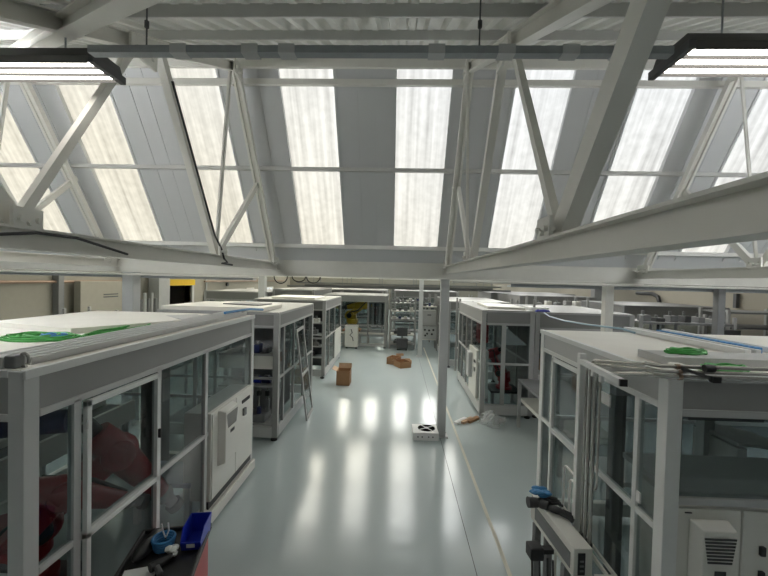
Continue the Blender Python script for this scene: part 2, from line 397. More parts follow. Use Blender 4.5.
# purlins and glazing rails of the first bay
for y, lab in ((2.70, 'upper grey purlin under the corrugated roof sheets'), (3.62, 'lower grey purlin under the corrugated sheets, just above the cable trunking'), (1.75, 'grey purlin above the top edge of the two tube lights'), (4.5, 'grey purlin right behind the cable trunking')):
    z = low(y)-0.002; n = Vector((0, K_LOW, -1)).normalized()
    c = Vector((0, y, z)) + n*0.042
    mb = MB(); mb.bar((XL, c.y, c.z), (XR, c.y, c.z), 0.05, 0.08, n)
    tag(mb.build('roof_purlin', 'purlin', loc=(0, c.y, c.z)), lab, 'purlin', 'purlins of the shallow slope')
mb = MB(); mb.bar((XL, Y_RIDGE-0.14, 5.98), (XR, Y_RIDGE-0.14, 5.98), 0.05, 0.13); tag(mb.build('ridge_beam', 'steel', loc=(0, Y_RIDGE, 5.9)), 'pale ridge beam where corrugated sheets meet the rooflights', 'beam')
for (z, hh, lab, m) in ((5.85, 0.085, 'topmost horizontal rail across the upper ends of rooflights', 'steel'), (4.79, 0.06, 'thin horizontal rail across the middle of the rooflights', 'purlin'), (3.59, 0.07, 'white horizontal rail along the bottom ends of rooflights', 'sheet')):
    y = glz(z)-0.075
    tag(MB().box(XL, XR, y-0.035, y+0.03, z-hh/2, z+hh/2).build('glazing_rail', m, loc=(0, y, z), bevel=0.004), lab, 'rail', 'rails across the rooflights')

# ------------------------------------------------------------------ trusses
ZC0, ZC1 = 3.13, 3.27
def gusset(par, x, y, z, w, h):
    g = MB(); g.box(x-0.012, x+0.012, y-w/2, y+w/2, z-h/2, z+h/2)
    for dy in (-0.3, 0, 0.3):
        for s_ in (-1, 1):
            g.cyl((x+0.012*s_, y+dy*w, z-h*0.2+abs(dy)*h*0.5), (x+0.032*s_, y+dy*w, z-h*0.2+abs(dy)*h*0.5), 0.018, n=6)
    g.build('gusset_plate', 'steel', par)
def truss(x, lab):
    t = thing('roof_truss', lab, 'roof truss', (x, 3.3, ZC0), 'steel roof trusses')
    T = lambda y: 3.565 + 0.445*y
    Yr = 5.28
    R = (x, Yr, T(Yr)); V = (x, 7.05, 3.24)
    MB().ibeam((x, -0.3, (ZC0+ZC1)/2), (x, 7.24, (ZC0+ZC1)/2), 0.13, ZC1-ZC0, 0.014).build('bottom_chord', 'steel', t)
    MB().ibeam((x, -0.3, T(-0.3)), R, 0.10, 0.12, 0.012).build('top_chord', 'steel', t)
    MB().bar((x-0.04, R[1], R[2]), (x-0.04, V[1], V[2]), 0.035, 0.08, (0, 1, 0.4)).bar((x+0.04, R[1], R[2]), (x+0.04, V[1], V[2]), 0.035, 0.08, (0, 1, 0.4)).bar(R, V, 0.05, 0.02, (0, 1, 0.4)).build('steep_chord', 'steel', t)
    N1 = (x, 4.85, 3.29); N2 = (x, 2.26, 3.29); T1 = (x, 3.3, T(3.3)-0.03); T3 = (x, 3.66, T(3.66)-0.03); T2 = (x, 1.46, T(1.46)-0.03); SM = (x+0.01, 6.3, 4.6)
    sg = 1 if x > 0 else -1
    MB().channel(T3, N1, 0.08, 0.085, 0.012, sg).build('strut', 'steel', t)
    MB().channel(N2, T2, 0.09, 0.13, 0.012, sg).build('strut', 'steel', t)
    MB().channel(N2, T1, 0.05, 0.06, 0.010, sg).build('strut', 'steel', t)
    MB().angle((x-0.02, 4.87, 3.29), (x-0.02, 5.22, R[2]), 0.035, 0.05, 0.008, (0, 1, 0)).build('strut', 'steel', t)
    MB().channel((x-0.02, 4.93, 3.29), SM, 0.05, 0.085, 0.010, sg).build('strut', 'steel', t)
    gusset(t, x-0.055*sg, N1[1]+0.02, 3.32, 0.2, 0.12); gusset(t, x-0.055*sg, N2[1], 3.32, 0.19, 0.13)
    gusset(t, x-0.06*sg, T1[1], T1[2]-0.06, 0.34, 0.16); gusset(t, x-0.06*sg, Yr-0.05, R[2]-0.06, 0.26, 0.2)
    gusset(t, x-0.06*sg, 7.0, 3.3, 0.3, 0.14)
    return t
truss(-5.5, 'white roof truss partly cut by the left frame edge, behind the nearer truss')
truss(-2.34, 'white roof truss over the front edge of the left machine cell')
truss(0.905, 'white roof truss whose bottom chord ends above the column in the aisle')
truss(4.45, 'white roof truss beyond the tube light over the pale cell')
tag(MB().tube([(-2.315, 3.66+1.19*t, 5.125-1.835*t+0.0) for t in (0.1, 0.3, 0.5, 0.7, 0.88)] + [(-2.27, 4.80, 3.34), (-2.26, 4.86, 3.22), (-2.26, 4.95, 3.18), (-2.26, 4.8, 3.16), (-2.26, 5.1, 3.15)], 0.012).build('power_cable', 'dark', loc=(-2.4, 4.8, 3.2)), 'black cable run down the strut of the truss over the left cell', 'cable')
tag(MB().tube([(-2.265, 1.8, 3.16), (-2.265, 2.3, 3.24), (-2.265, 2.6, 3.24), (-2.265, 3.1, 3.16)], 0.01).build('sagging_cable', 'dark', loc=(-2.42, 2.4, 3.2)), 'thin dark cable sagging on the bottom chord at the left edge', 'cable')

b0, b1 = (-0.66, 1.26, low(1.26)-0.20), (-4.66, 4.36, low(4.36)-0.20)
tag(MB().ibeam(b0, b1, 0.10, 0.12, 0.012).build('roof_brace', 'steel', loc=b0), 'sloping white brace crossing the truss at the top left under the sheets', 'brace')
# ------------------------------------------------------------------ columns
def column(x, y, lab, w=0.16, m='column', h=3.035):
    c = thing('steel_column', lab, 'column', (x, y, 0), 'steel columns under the valley beams')
    MB().box(x-w/2, x+w/2, y-w/2, y+w/2, 0.012, h).build('shaft', m, c, bevel=0.006)
    p = MB().box(x-w*0.8, x+w*0.8, y-w*0.8, y+w*0.8, 0, 0.012)
    for i in (-1, 1):
        for j in (-1, 1): p.cyl((x+i*w*0.68, y+j*w*0.68, 0.012), (x+i*w*0.68, y+j*w*0.68, 0.03), 0.012, n=6)
    p.build('base_plate', m, c)
    return c
column(0.905, 7.35, 'tall grey column in the middle of the aisle beside the white fan box')
column(-5.28, 7.35, 'wide grey column behind the left cell roof, near the copper pipe', 0.22)
column(3.98, 7.35, 'pale column just behind the pale cell roof', 0.15, 'steel')
column(6.03, 7.35, 'grey column in front of the beige block wall', 0.13, 'midg')
column(0.93, 15.0, 'far grey column at the end of the aisle before the racks')
column(-5.4, 15.0, 'far grey column beside the bright side windows', 0.26)
column(7.7, 15.0, 'darker far column behind the pale one, over the pale cell roof', 0.3, 'midg')

# ------------------------------------------------------------------ tube lights and trunking
def tube_light(x0, x1, y, z, lab, glow='tube', w=0.18):
    t = thing('tube_light', lab, 'ceiling light', ((x0+x1)/2, y, z), 'fluorescent tube lights')
    MB().prism([(x0, y-w, z), (x0, y+w, z), (x0, y+w*0.75, z+0.07), (x0, y-w*0.75, z+0.07)], (x1-x0, 0, 0)).build('housing', 'housing', t)
    for dy in (-0.55*w, 0.0, 0.55*w):
        MB().cyl((x0+0.04, y+dy, z-0.018), (x1-0.04, y+dy, z-0.018), 0.014, n=10).build('tube', glow, t)
        MB().prism([(x0+0.02, y+dy+0.035, z-0.001), (x0+0.02, y+dy+0.065, z-0.001), (x0+0.02, y+dy+0.05, z-0.03)], (x1-x0-0.04, 0, 0)).build('reflector', 'housing', t)
    MB().prism([(x0+0.02, y-w+0.001, z-0.001), (x0+0.02, y-w+0.03, z-0.001), (x0+0.02, y-w+0.001, z-0.05)], (x1-x0-0.04, 0, 0)).build('reflector', 'housing', t)
    for x in (x0, x1):
        MB().box(x-0.02, x+0.02, y-w, y+w, z-0.04, z+0.012).build('end_channel', 'darkg', t, bevel=0.004)
    for x in (x0+0.3, x1-0.3):
        MB().cyl((x, y, z+0.07), (x, y, low(2.4)), 0.006, n=6).build('hanger_rod', 'galv', t)
tube_light(-3.6, -2.02, 2.56, 4.40, 'lit tube light hanging over the left machine cell', 'tube', 0.15)
tube_light(1.64, 3.2, 2.43, 4.40, 'lit tube light hanging over the pale cell')
def batten(x0, x1, y, z, lab):  # added off-frame tubes that brighten the roof and cell tops
    t = thing('fill_batten', lab, 'ceiling light', ((x0+x1)/2, y, z), 'added fill battens')
    MB().box(x0, x1, y-0.03, y+0.03, z-0.02, z+0.03).build('spine', 'steel', t, bevel=0.004)
    for dy in (-0.09, 0.09):
        MB().cyl((x0+0.05, y+dy, z), (x1-0.05, y+dy, z), 0.014, n=10).build('tube', 'tube3', t)
        for x in (x0+0.03, x1-0.03): MB().box(x-0.02, x+0.02, min(y, y+dy*1.2), max(y, y+dy*1.2), z-0.018, z+0.018).build('lamp_holder', 'cabinet', t)
    for x in (x0+0.3, x1-0.3): MB().cyl((x, y, z+0.03), (x, y, low(y)), 0.006, n=6).build('hanger_rod', 'galv', t)
for x0, w in ((-7.08, 'second added fill tube past the left frame edge, lighting the roof'), (-5.3, 'first added fill tube past the left frame edge, lighting the roof'), (4.58, 'first added fill tube past the right frame edge, lighting the roof'), (6.2, 'second added fill tube past the right frame edge, lighting the roof')):
    batten(x0, x0+1.5, 2.72, 4.40, w)
for bay in (1, 2, 3):  # inner pair of the second bay is read from reflections; others added for brightness
    for x, w in ((-7.3, 'added outer left'), (-2.8, 'inner left'), (2.4, 'inner right'), (7.0, 'added outer right')):
        tube_light(x-0.78, x+0.78, 2.43+PER*bay, 4.40, 'lit tube light of the %s row in the %s bay, unseen' % (w, {-1: 'rear', 1: 'second', 2: 'third', 3: 'fourth'}[bay]), 'tube2')
t = thing('cable_trunking', 'galvanised cable trunking hung between the two tube lights', 'trunking', (0, 2.37, 4.40))
MB().box(-1.98, 1.60, 2.34, 2.40, 4.38, 4.425).build('tray', 'galv', t)
for x in (-1.4, -0.95, -0.72, 0.2, 0.62, 1.0, 1.3): MB().box(x-0.05, x+0.05, 2.332, 2.408, 4.374, 4.431).build('joint_sleeve', 'column', t)
for x in (0.46, -1.62): MB().cyl((x, 2.37, 4.42), (x, 2.37, low(2.37)-0.01), 0.005, n=6).cyl((x, 2.37, 4.55), (x, 2.37, 4.59), 0.014, n=8).build('hanger_rod', 'darkg', t)

# ------------------------------------------------------------------ pipes and trays under the valley beam
tag(MB().box(XL+0.05, -2.9, 7.5, 7.68, 2.92, 2.955).box(XL+0.05, -2.9, 7.5, 7.51, 2.955, 3.0).build('cable_tray', 'galv', loc=(-7, 7.6, 2.93)), 'grey cable tray under the cream beam over the left cell', 'cable tray')
tag(MB().box(2.2, XR-0.05, 7.5, 7.75, 2.915, 2.95).box(2.2, XR-0.05, 7.49, 7.5, 2.915, 2.99).build('cable_tray', 'galv', loc=(5, 7.6, 2.93)), 'long grey cable tray under the beam over the pale cell', 'cable tray')
tag(MB().tube([(XL+0.1, 7.0, 2.99), (-6, 7.0, 2.99), (-2.6, 7.0, 2.99)], 0.022).build('conduit', 'steel', loc=(-6, 7, 2.99)), 'pale conduit along the cream beam above left cell', 'conduit')
tag(MB().tube([(1.0, 7.0, 3.0), (3, 7.0, 3.0), (XR-0.1, 7.0, 3.0)], 0.02).build('conduit', 'steel', loc=(4, 7, 3.0)), 'pale conduit along the cream beam right of the aisle column', 'conduit')
tag(MB().tube([(XL+0.12, y, 2.68) for y in (5, 10, 15.4)], 0.045).build('copper_pipe', 'copper', loc=(XL+0.12, 10, 2.74)), 'brown copper pipe along cream wall ending before the grey column', 'pipe')
tag(MB().tube([(XL+0.12, 21.0, 2.66), (XL+0.12, 27, 2.66), (XL+0.12, 36, 2.66)], 0.045).build('copper_pipe', 'copper', loc=(XL+0.12, 28, 2.66)), 'brown copper pipe along cream wall past the roller doorway', 'pipe')
tag(MB().box(XL+0.02, XL+0.22, 11.7, 11.9, 0, 2.9).build('wall_stanchion', 'midg', loc=(XL+0.1, 11.8, 0)), 'dark grey stanchion standing against cream wall behind the left cell', 'stanchion')
w = thing('wall_cupboard', 'pale cupboard with two dark slots on the cream wall', 'cupboard', (XL+0.3, 13.7, 0))
MB().box(XL+0.19, XL+0.42, 12.3, 14.9, 0, 2.7).build('body', 'plaster', w, bevel=0.01)
for z in (2.13, 2.22): MB().box(XL+0.42, XL+0.43, 13.3, 14.0, z-0.02, z+0.02).build('vent_slot', 'darkg', w)
w = thing('switch_box', 'small grey switch box with conduit right of the roller doorway', 'switch box', (XL+0.1, 21.3, 1.6))
MB().box(XL+0.02, XL+0.2, 21.1, 21.5, 1.45, 1.9).build('body', 'midg', w, bevel=0.01); MB().cyl((XL+0.08, 21.3, 1.9), (XL+0.08, 21.3, 2.9), 0.04).build('conduit', 'column', w); MB().box(XL+0.02, XL+0.24, 21.55, 22.0, 1.5, 1.8).build('side_box', 'darkg', w, bevel=0.01)
tag(MB().cyl((XL+0.02, 24.0, 2.45), (XL+0.12, 24.0, 2.45), 0.12).build('wall_bell', 'darkg', loc=(XL+0.05, 24, 2.45)), 'small dark round bell on the cream wall', 'bell')
w = thing('gauge_stand', 'row of grey bottles and pipes before the roller doorway', 'pipe stand', (XL+0.6, 15.6, 0))
for i in range(5): MB().cyl((XL+0.5, 15.2+i*0.22, 0), (XL+0.5, 15.2+i*0.22, 1.95+0.25*(i % 2)), 0.06).build('pipe', 'column' if i % 2 else 'midg', w, smooth=True)
MB().bar((XL+0.5, 15.1, 1.2), (XL+0.5, 16.2, 1.2), 0.05, 0.05).build('cross_bar', 'midg', w)
tag(MB().tube([(XR-0.15, 13.9, 1.2), (XR-0.15, 13.9, 2.4), (XR-0.15, 14.0, 2.62), (XR-0.15, 14.3, 2.72), (XR-0.15, 15.2, 2.72)], 0.07).build('wall_duct', 'dark', loc=(XR-0.15, 13.9, 1.2), smooth=True), 'black bent duct on the beige block wall', 'duct')
tag(MB().box(XR-0.1, XR-0.01, 10.9, 11.0, 2.45, 2.85).build('wall_bracket', 'darkg', loc=(XR-0.05, 11, 2.45)), 'short dark bracket hanging on the beige block wall', 'bracket')

mb = MB()
for x, d in ((-2.25, 0.14), (-1.9, 0.1), (-1.62, 0.12)): mb.tube([(x+0.13*math.cos(a), 7.22, 3.02-d*math.sin(a)) for a in frange(0, math.pi, 10)], 0.011, 6)
tag(mb.build('hanging_cable', 'dark', loc=(-1.95, 7.22, 2.95)), 'black cable hanging in small loops below the cream beam left of the aisle', 'cable')
# ------------------------------------------------------------------ floor lines
struct(MB().box(1.20, 1.245, 0.5, 17, 0.0005, 0.002).build('floor_marking', 'mark'), 'thin cream line painted along the floor', 'floor line')
struct(MB().box(0.878, 0.886, 3.8, 16, 0.0005, 0.0015).build('floor_joint', 'darkg'), 'thin dark joint in the floor behind the fan box', 'floor joint')

# ================================================================== MACHINE CELLS
def bx(axis, c, sgn, u0, u1, z0, z1, d0, d1):
    """box on a vertical face: plane coordinate c, outward sign, d measured inward"""
    a, b = c - sgn*d0, c - sgn*d1
    return (a, b, u0, u1, z0, z1) if axis == 'y' else (u0, u1, a, b, z0, z1)
def face(par, axis, c, sgn, stops, zs, fill, pw=0.055, rw=0.045, d=0.05, alu='alu', panel='panel', ends=False):
    one = len(zs) > 2 and fill(0, len(zs)-2) == 'panel'
    z0, z1 = zs[0], (zs[-2] if one else zs[-1])
    st = stops if ends else stops[1:-1]
    for u in st: MB().box(*bx(axis, c, sgn, u-pw/2, u+pw/2, z0, z1, 0, d)).build('post', alu, par, bevel=0.003)
    if one:
        a, b = stops[0]+pw/2, stops[-1]-pw/2
        for z in zs[-2:]: MB().box(*bx(axis, c, sgn, a, b, z-rw/2, z+rw/2, 0, d)).build('rail', alu, par, bevel=0.003)
        MB().box(*bx(axis, c, sgn, a, b, zs[-2]+rw/2, zs[-1]-rw/2, 0.012, 0.03)).build('infill_panel', panel, par)
        zs = zs[:-1]
    for i in range(len(stops)-1):
        a, b = stops[i]+pw/2, stops[i+1]-pw/2
        for j, z in enumerate(zs[1:-1] if one else zs[1:]):
            if fill(i, j) != 'white' or j == len(zs)-2: MB().box(*bx(axis, c, sgn, a, b, z-rw/2, z+rw/2, 0, d)).build('rail', alu, par, bevel=0.003)
        for j in range(len(zs)-1):
            k = fill(i, j); a2, b2, za, zb = a, b, zs[j], zs[j+1]
            if k == 'glass': MB().box(*bx(axis, c, sgn, a2, b2, za+rw/2, zb-rw/2, 0.02, 0.026)).build('window_pane', 'glass', par)
            elif k == 'panel': MB().box(*bx(axis, c, sgn, a2, b2, za+rw/2, zb-rw/2, 0.012, 0.03)).build('infill_panel', panel, par)
            elif k == 'white': MB().box(*bx(axis, c, sgn, a2-0.02, b2+0.02, za, zb, -0.02, 0.03)).build('infill_panel', 'cabinet', par, bevel=0.006)
def cell_frame(lab, x0, x1, y0, y1, h, group, pw=0.1, alu='alu', roof='roofw', base=0.16, foot=0.07, basem='cabinet'):
    t = thing('machine_cell', lab, 'machine cell', ((x0+x1)/2, (y0+y1)/2, 0), group)
    for x in (x0, x1-pw):
        for y in (y0, y1-pw): MB().box(x, x+pw, y, y+pw, foot, h).build('corner_post', alu, t, bevel=0.004)
    for x in (x0+0.08, x1-0.08):
        for y in (y0+0.08, y1-0.08):
            MB().cyl((x, y, 0), (x, y, 0.03), 0.06).cyl((x, y, 0.03), (x, y, foot+0.02), 0.02).build('foot', 'dark', t)
    m = MB(); m.box(x0+pw, x1-pw, y0, y0+0.08, foot, foot+base); m.box(x0+pw, x1-pw, y1-0.08, y1, foot, foot+base)
    m.box(x0, x0+0.08, y0+pw, y1-pw, foot, foot+base); m.box(x1-0.08, x1, y0+pw, y1-pw, foot, foot+base)
    m.build('base_frame', basem, t, bevel=0.004)
    MB().box(x0+0.02, x1-0.02, y0+0.02, y1-0.02, h-0.012, h+0.008).build('roof_panel', roof, t)
    return t
GL = 'glazed robot cells in the left row'; GR = 'glazed robot cells in the right row'; GF = 'machine cells across the far end'
def ac_unit(par, axis, c, sgn, u0, u1, z0, z1, zg0, zg1, flip=1):
    """cabinet cooler: slanted housing, tapered grille, small display"""
    u = MB(); dep = 0.09
    def P(uu, zz, dd): return (c+sgn*dd, uu, zz) if axis == 'y' else (uu, c+sgn*dd, zz)
    i = 0.03
    vs = [P(u0, z0, 0), P(u1, z0, 0), P(u1, z1, 0), P(u0, z1, 0), P(u0+i, z0+i, dep), P(u1-i*0.3, z0+i, dep), P(u1-i*0.3, z1-0.03, dep), P(u0+i, z1-0.03, dep)]
    u.add(vs, [(4,5,6,7), (0,1,5,4), (1,2,6,5), (2,3,7,6), (3,0,4,7), (3,2,1,0)]); a = u.build('cooling_unit', 'cabinet', par, bevel=0.008)
    g = MB(); n = 8; uc = (u0+i+u1-i*0.3)/2; hw = (u1-u0)*0.40
    for k in range(n):
        t0 = k/n; z = zg1-(zg1-zg0)*t0; zz = z-(zg1-zg0)/n*0.62; w0 = hw*(1-0.26*t0); w1 = hw*(1-0.26*(t0+0.6/n))
        g.prism([P(uc-w0, z, dep-0.002), P(uc+w0, z, dep-0.002), P(uc+w1, zz, dep-0.002), P(uc-w1, zz, dep-0.002)], Vector(P(uc, z, dep+0.004))-Vector(P(uc, z, dep)))
    g.build('grille', 'dark', a)
    zc = zg0-0.06; g = MB(); g.prism([P(uc-hw*0.3, zc-0.02, dep-0.002), P(uc+hw*0.4, zc-0.02, dep-0.002), P(uc+hw*0.4, zc+0.02, dep-0.002), P(uc-hw*0.3, zc+0.02, dep-0.002)], Vector(P(0, 0, dep+0.005))-Vector(P(0, 0, dep)))
    g.build('display', 'dark', a)

# ---- left near cell
X0, X1, Y0, Y1 = -4.7, -2.2, 2.16, 5.78
c = cell_frame('large glazed cell filling the left edge, with red robots inside', X0, X1, Y0, Y1, 2.4, GL)
zs = [0.23, 1.12, 2.12, 2.385]
def f_l1(i, j):
    if j == 2: return 'panel'
    if i == 3: return 'open' if j == 0 else 'glass'
    return 'glass'
st = [Y0+0.075, 2.545, 3.45, 4.335, Y1-0.075]
face(c, 'y', X1, 1, st, zs, f_l1, pw=0.06)
# hinged door leaf between the second and third posts
dl = MB(); 
for a, b in ((2.585, 2.625), (3.37, 3.41)): dl.box(X1, X1+0.035, a, b, 0.26, 2.09)
for z in (0.28, 1.12, 2.07): dl.box(X1, X1+0.035, 2.585, 3.41, z-0.02, z+0.02)
dd = dl.build('door', 'alul', c, bevel=0.003)
MB().box(X1+0.035, X1+0.06, 3.38, 3.40, 1.50, 1.58).build('handle', 'dark', dd)
for z in (0.5, 1.9): MB().cyl((X1+0.04, 2.575, z), (X1+0.04, 2.575, z+0.06), 0.008).build('hinge', 'alu', dd)
MB().box(X1-0.02, X1+0.012, Y0, Y1, 2.355, 2.41).build('top_trim', 'alul', c, bevel=0.003)
# electric cabinet in the side
cb = MB().box(X1-0.3, X1+0.03, 4.39, 5.66, 0.30, 1.36).build('electric_cabinet', 'cabinet', c, bevel=0.006)
MB().box(X1+0.03, X1+0.042, 4.41, 5.06, 0.32, 1.34).build('cabinet_door', 'cabinet', cb, bevel=0.004); MB().box(X1+0.03, X1+0.042, 5.075, 5.645, 0.32, 1.34).build('cabinet_door', 'cabinet', cb, bevel=0.004)
MB().box(X1+0.042, X1+0.052, 5.25, 5.52, 1.20, 1.245).build('name_plate', 'ink', cb); MB().box(X1+0.042, X1+0.07, 5.28, 5.36, 1.02, 1.12).build('main_switch', 'midg', cb)
MB().box(X1-0.03, X1+0.02, 4.37, 5.66, 0.22, 0.30).build('kick_strip', 'dark', c)
pl = MB(); pl.prism([(X1+0.03, 4.2, 0.06), (X1+0.03, 5.72, 0.06), (X1+0.03, 5.72, 0.2), (X1+0.03, 4.2, 0.2)], (0.04, 0, 0)); pl.build('plinth', 'cabinet', c, bevel=0.006)
ac_unit(c, 'y', X1+0.042, 1, 4.53, 4.93, 0.66, 1.35, 1.1, 1.28)
# front, rear, far side
ff = [X0+0.07, -3.9, -3.1, X1-0.07]
face(c, 'x', Y0, -1, ff, zs, lambda i, j: 'panel' if j == 2 else 'glass', pw=0.06)
face(c, 'x', Y1, 1, ff, zs, lambda i, j: 'panel' if j == 2 else 'glass', pw=0.06)
face(c, 'y', X0, -1, frange(Y0+0.07, Y1-0.07, 4), zs, lambda i, j: 'panel' if j == 2 else ('white' if i == 2 and j == 0 else 'glass'), pw=0.06)

# robots
def robot(lab, loc, rot, m, s=1.0, group=None, pose=(0.35, 1.1), lift=0.0):
    r = thing('industrial_robot', lab, 'robot', loc, group, rot)
    def v(x, y, z): return (x*s, y*s, z*s)
    MB().cyl(v(0, 0, 0), v(0, 0, 0.06), 0.24*s, n=20).cyl(v(0, 0, 0.06), v(0, 0, 0.22), 0.17*s, 0.15*s, n=20).build('base', m, r, smooth=True)
    MB().cyl(v(0, 0, 0.22), v(0, 0, 0.36), 0.2*s, 0.19*s, n=20).box(-0.14*s, 0.16*s, -0.15*s, 0.15*s, 0.3*s, 0.52*s).build('turret', m, r, bevel=0.02*s, smooth=True)
    sh = Vector(v(0.1, 0, 0.48)); a1, a2 = pose
    el = sh + Vector((math.sin(a1), 0, math.cos(a1)))*0.62*s
    wr = el + Vector((math.cos(a2-1.1+0.25), 0, -math.sin(a2-1.1+0.25)))*0.62*s
    o = Vector((0, 0.02*s, 0))
    b = MB(); b.cyl(sh-Vector((0, 0.17*s, 0)), sh+Vector((0, 0.17*s, 0)), 0.15*s, n=20); b.bar(sh, el, 0.2*s, 0.17*s, (0, 1, 0)); b.cyl(el-Vector((0, 0.13*s, 0)), el+Vector((0, 0.13*s, 0)), 0.13*s, n=20)
    b.build('lower_arm', m, r, bevel=0.015*s, smooth=True)
    b = MB(); d = (wr-el).normalized(); b.ball(el+o, 0.17*s, 0.16*s, 0.16*s); b.cyl(el-d*0.25*s, el, 0.11*s, 0.15*s, n=18); b.cyl(el, wr, 0.14*s, 0.075*s, n=18)
    b.build('forearm', m, r, smooth=True)
    b = MB(); b.ball(wr, 0.085*s, 0.085*s, 0.085*s); b.cyl(wr, wr+d*0.14*s, 0.06*s, 0.05*s); b.cyl(wr+d*0.14*s, wr+d*0.2*s, 0.075*s)
    b.build('wrist', 'darkg', r, smooth=True)
    b = MB(); 
    for sg in (-1, 1): b.cyl(sh+Vector((0, 0.17*s*sg, 0)), sh+Vector((0, 0.27*s*sg, 0)), 0.085*s, n=16)
    b.cyl(el-d*0.25*s, el-d*0.36*s, 0.06*s, n=14)
    b.build('motor', 'dark', r, smooth=True)
    b = MB(); b.tube([sh+Vector((0, 0.2*s, 0.1*s)), (sh+el)/2+Vector((-0.05*s, 0.2*s, 0)), el+Vector((-0.1*s, 0.16*s, 0.14*s)), (el+wr)/2+Vector((0, 0.1*s, 0.14*s)), wr+Vector((0, 0.03*s, 0.08*s))], 0.022*s)
    b.build('hose_pack', 'dark', r, smooth=True)
    return r
def plain_table(lab, x0, x1, y0, y1, z, top='lav', leg='alu', cat='table', name='work_table', t=0.05):
    k = thing(name, lab, cat, ((x0+x1)/2, (y0+y1)/2, 0))
    MB().box(x0, x1, y0, y1, z-t, z).build('table_top', top, k, bevel=0.005)
    for x in (x0+0.04, x1-0.04):
        for y in (y0+0.04, y1-0.04): MB().box(x-0.03, x+0.03, y-0.03, y+0.03, 0, z-t).build('leg', leg, k)
    return k
k = plain_table('low dark pedestal under the red robot nearest the left edge', -3.5, -2.75, 2.42, 2.96, 0.30, 'midg', name='robot_stand')
robot('red robot nearest the left edge inside the left cell', (-3.12, 2.70, 0.30), 0.9, 'red', 0.9, 'red robots in the left cell', (0.8, 1.35))
k = plain_table('low dark pedestal under the larger red robot in the left cell', -3.82, -3.05, 3.0, 3.65, 0.10, 'midg', name='robot_stand')
robot('larger red robot behind the hinged door of the left cell', (-3.42, 3.32, 0.10), 0.8, 'red', 1.22, 'red robots in the left cell', (0.95, 1.8))
plain_table('lavender topped work table behind the lower pane of the left cell', -3.1, -2.4, 4.36, 4.9, 0.52)
k = thing('conveyor', 'cream sided conveyor running along the back of the left cell', 'conveyor', (-4.2, 4.5, 0))
MB().box(-4.4, -4.0, 3.3, 5.6, 0.95, 1.0).build('belt', 'darkg', k); MB().box(-4.0, -3.95, 3.3, 5.6, 0.8, 1.08).build('side_rail', 'cabinet', k); MB().box(-4.45, -4.4, 3.3, 5.6, 0.8, 1.08).build('side_rail', 'cabinet', k)
for y in (3.4, 5.5):
    for x in (-4.37, -4.03): MB().box(x-0.03, x+0.03, y-0.03, y+0.03, 0, 0.95).build('leg', 'alu', k)
k = thing('sensor_mast', 'pale mast with dark blue scanner head inside the left cell', 'scanner mast', (-3.96, 2.76, 0))
MB().box(-4.0, -3.92, 2.72, 2.80, 0, 1.8).build('pole', 'alu', k); MB().cyl((-3.93, 2.78, 1.70), (-2.85, 3.2, 1.70), 0.10, n=18).build('scanner_head', 'navy', k, smooth=True); MB().box(-4.05, -3.87, 2.67, 2.85, 0, 0.03).build('base_plate', 'midg', k)
k = thing('control_pillar', 'dark grey control pillar standing inside the left cell', 'control pillar', (-3.2, 4.9, 0))
MB().box(-3.35, -3.1, 4.85, 5.1, 0, 1.95).build('body', 'darkg', k, bevel=0.01); MB().box(-3.1, -3.085, 4.9, 5.05, 1.3, 1.6).build('screen', 'midg', k)
# ---- things on the near left roof
zt_ = 2.408
def plate(lab, quad, z, t, m='roofw', name='cover_sheet'):
    mb = MB(); mb.prism([(x, y, z) for x, y in quad], (0, 0, t)); cx = sum(q[0] for q in quad)/4; cy = sum(q[1] for q in quad)/4
    return tag(mb.build(name, m, loc=(cx, cy, z), bevel=0.003), lab, 'cover sheet')
plate('large pale cover sheet lying tilted on the roof of the left cell', [(-4.15, 3.8), (-3.45, 5.25), (-2.56, 4.42), (-3.1, 3.5)], zt_, 0.055)
plate('long narrow grey cover strip at the far end of left cell roof', [(-3.2, 5.05), (-2.9, 5.4), (-2.42, 4.85), (-2.55, 4.6)], zt_, 0.03, 'rpanel')
def coil(name, lab, cx, cy, rx, ry, z, m, n=4, seed=1, group='green cable coils', tail=None):
    random.seed(seed); mb = MB()
    for k in range(n):
        r = 1 - 0.11*k + random.uniform(-0.03, 0.03); pts = []
        for i in range(29):
            a = 2*math.pi*i/28 + k*0.7
            pts.append((cx + rx*r*math.cos(a)*(1+0.04*math.sin(3*a+k)), cy + ry*r*math.sin(a)*(1+0.05*math.sin(2*a+k)), z + 0.010 + 0.012*(k % 3) + 0.004*math.sin(5*a+k)))
        mb.tube(pts, 0.0095, 6)
    if tail: mb.tube(tail, 0.0095, 6)
    return tag(mb.build(name, m, loc=(cx, cy, z), smooth=True), lab, 'cable coil', group)
coil('cable_coil', 'bright green cable coil on the left cell roof, blue cable inside', -3.12, 3.22, 0.34, 0.20, zt_, 'green', 6, 3)
coil('cable_coil', 'small blue cable coil lying inside the green coil', -3.02, 3.24, 0.13, 0.08, zt_+0.002, 'lblue', 3, 4, None)
coil('cable_coil', 'long flat bundle of green cable along the left roof cable channel', -2.78, 3.75, 0.10, 0.55, zt_, 'green', 4, 5)
k = thing('cable_channel', 'grey ribbed cable channel along the aisle edge of left cell roof', 'cable channel', (-2.42, 3.9, zt_))
MB().box(-2.62, -2.3, 2.3, 5.7, zt_, zt_+0.012).build('tray_base', 'alu', k)
for x in (-2.62, -2.54, -2.46, -2.38, -2.30): MB().box(x-0.012, x+0.012, 2.3, 5.7, zt_+0.012, zt_+0.05).build('rib', 'alu', k)
k = thing('clamp_fitting', 'small grey clamp with hose loop at the near roof corner of left cell', 'clamp', (-2.3, 2.27, zt_))
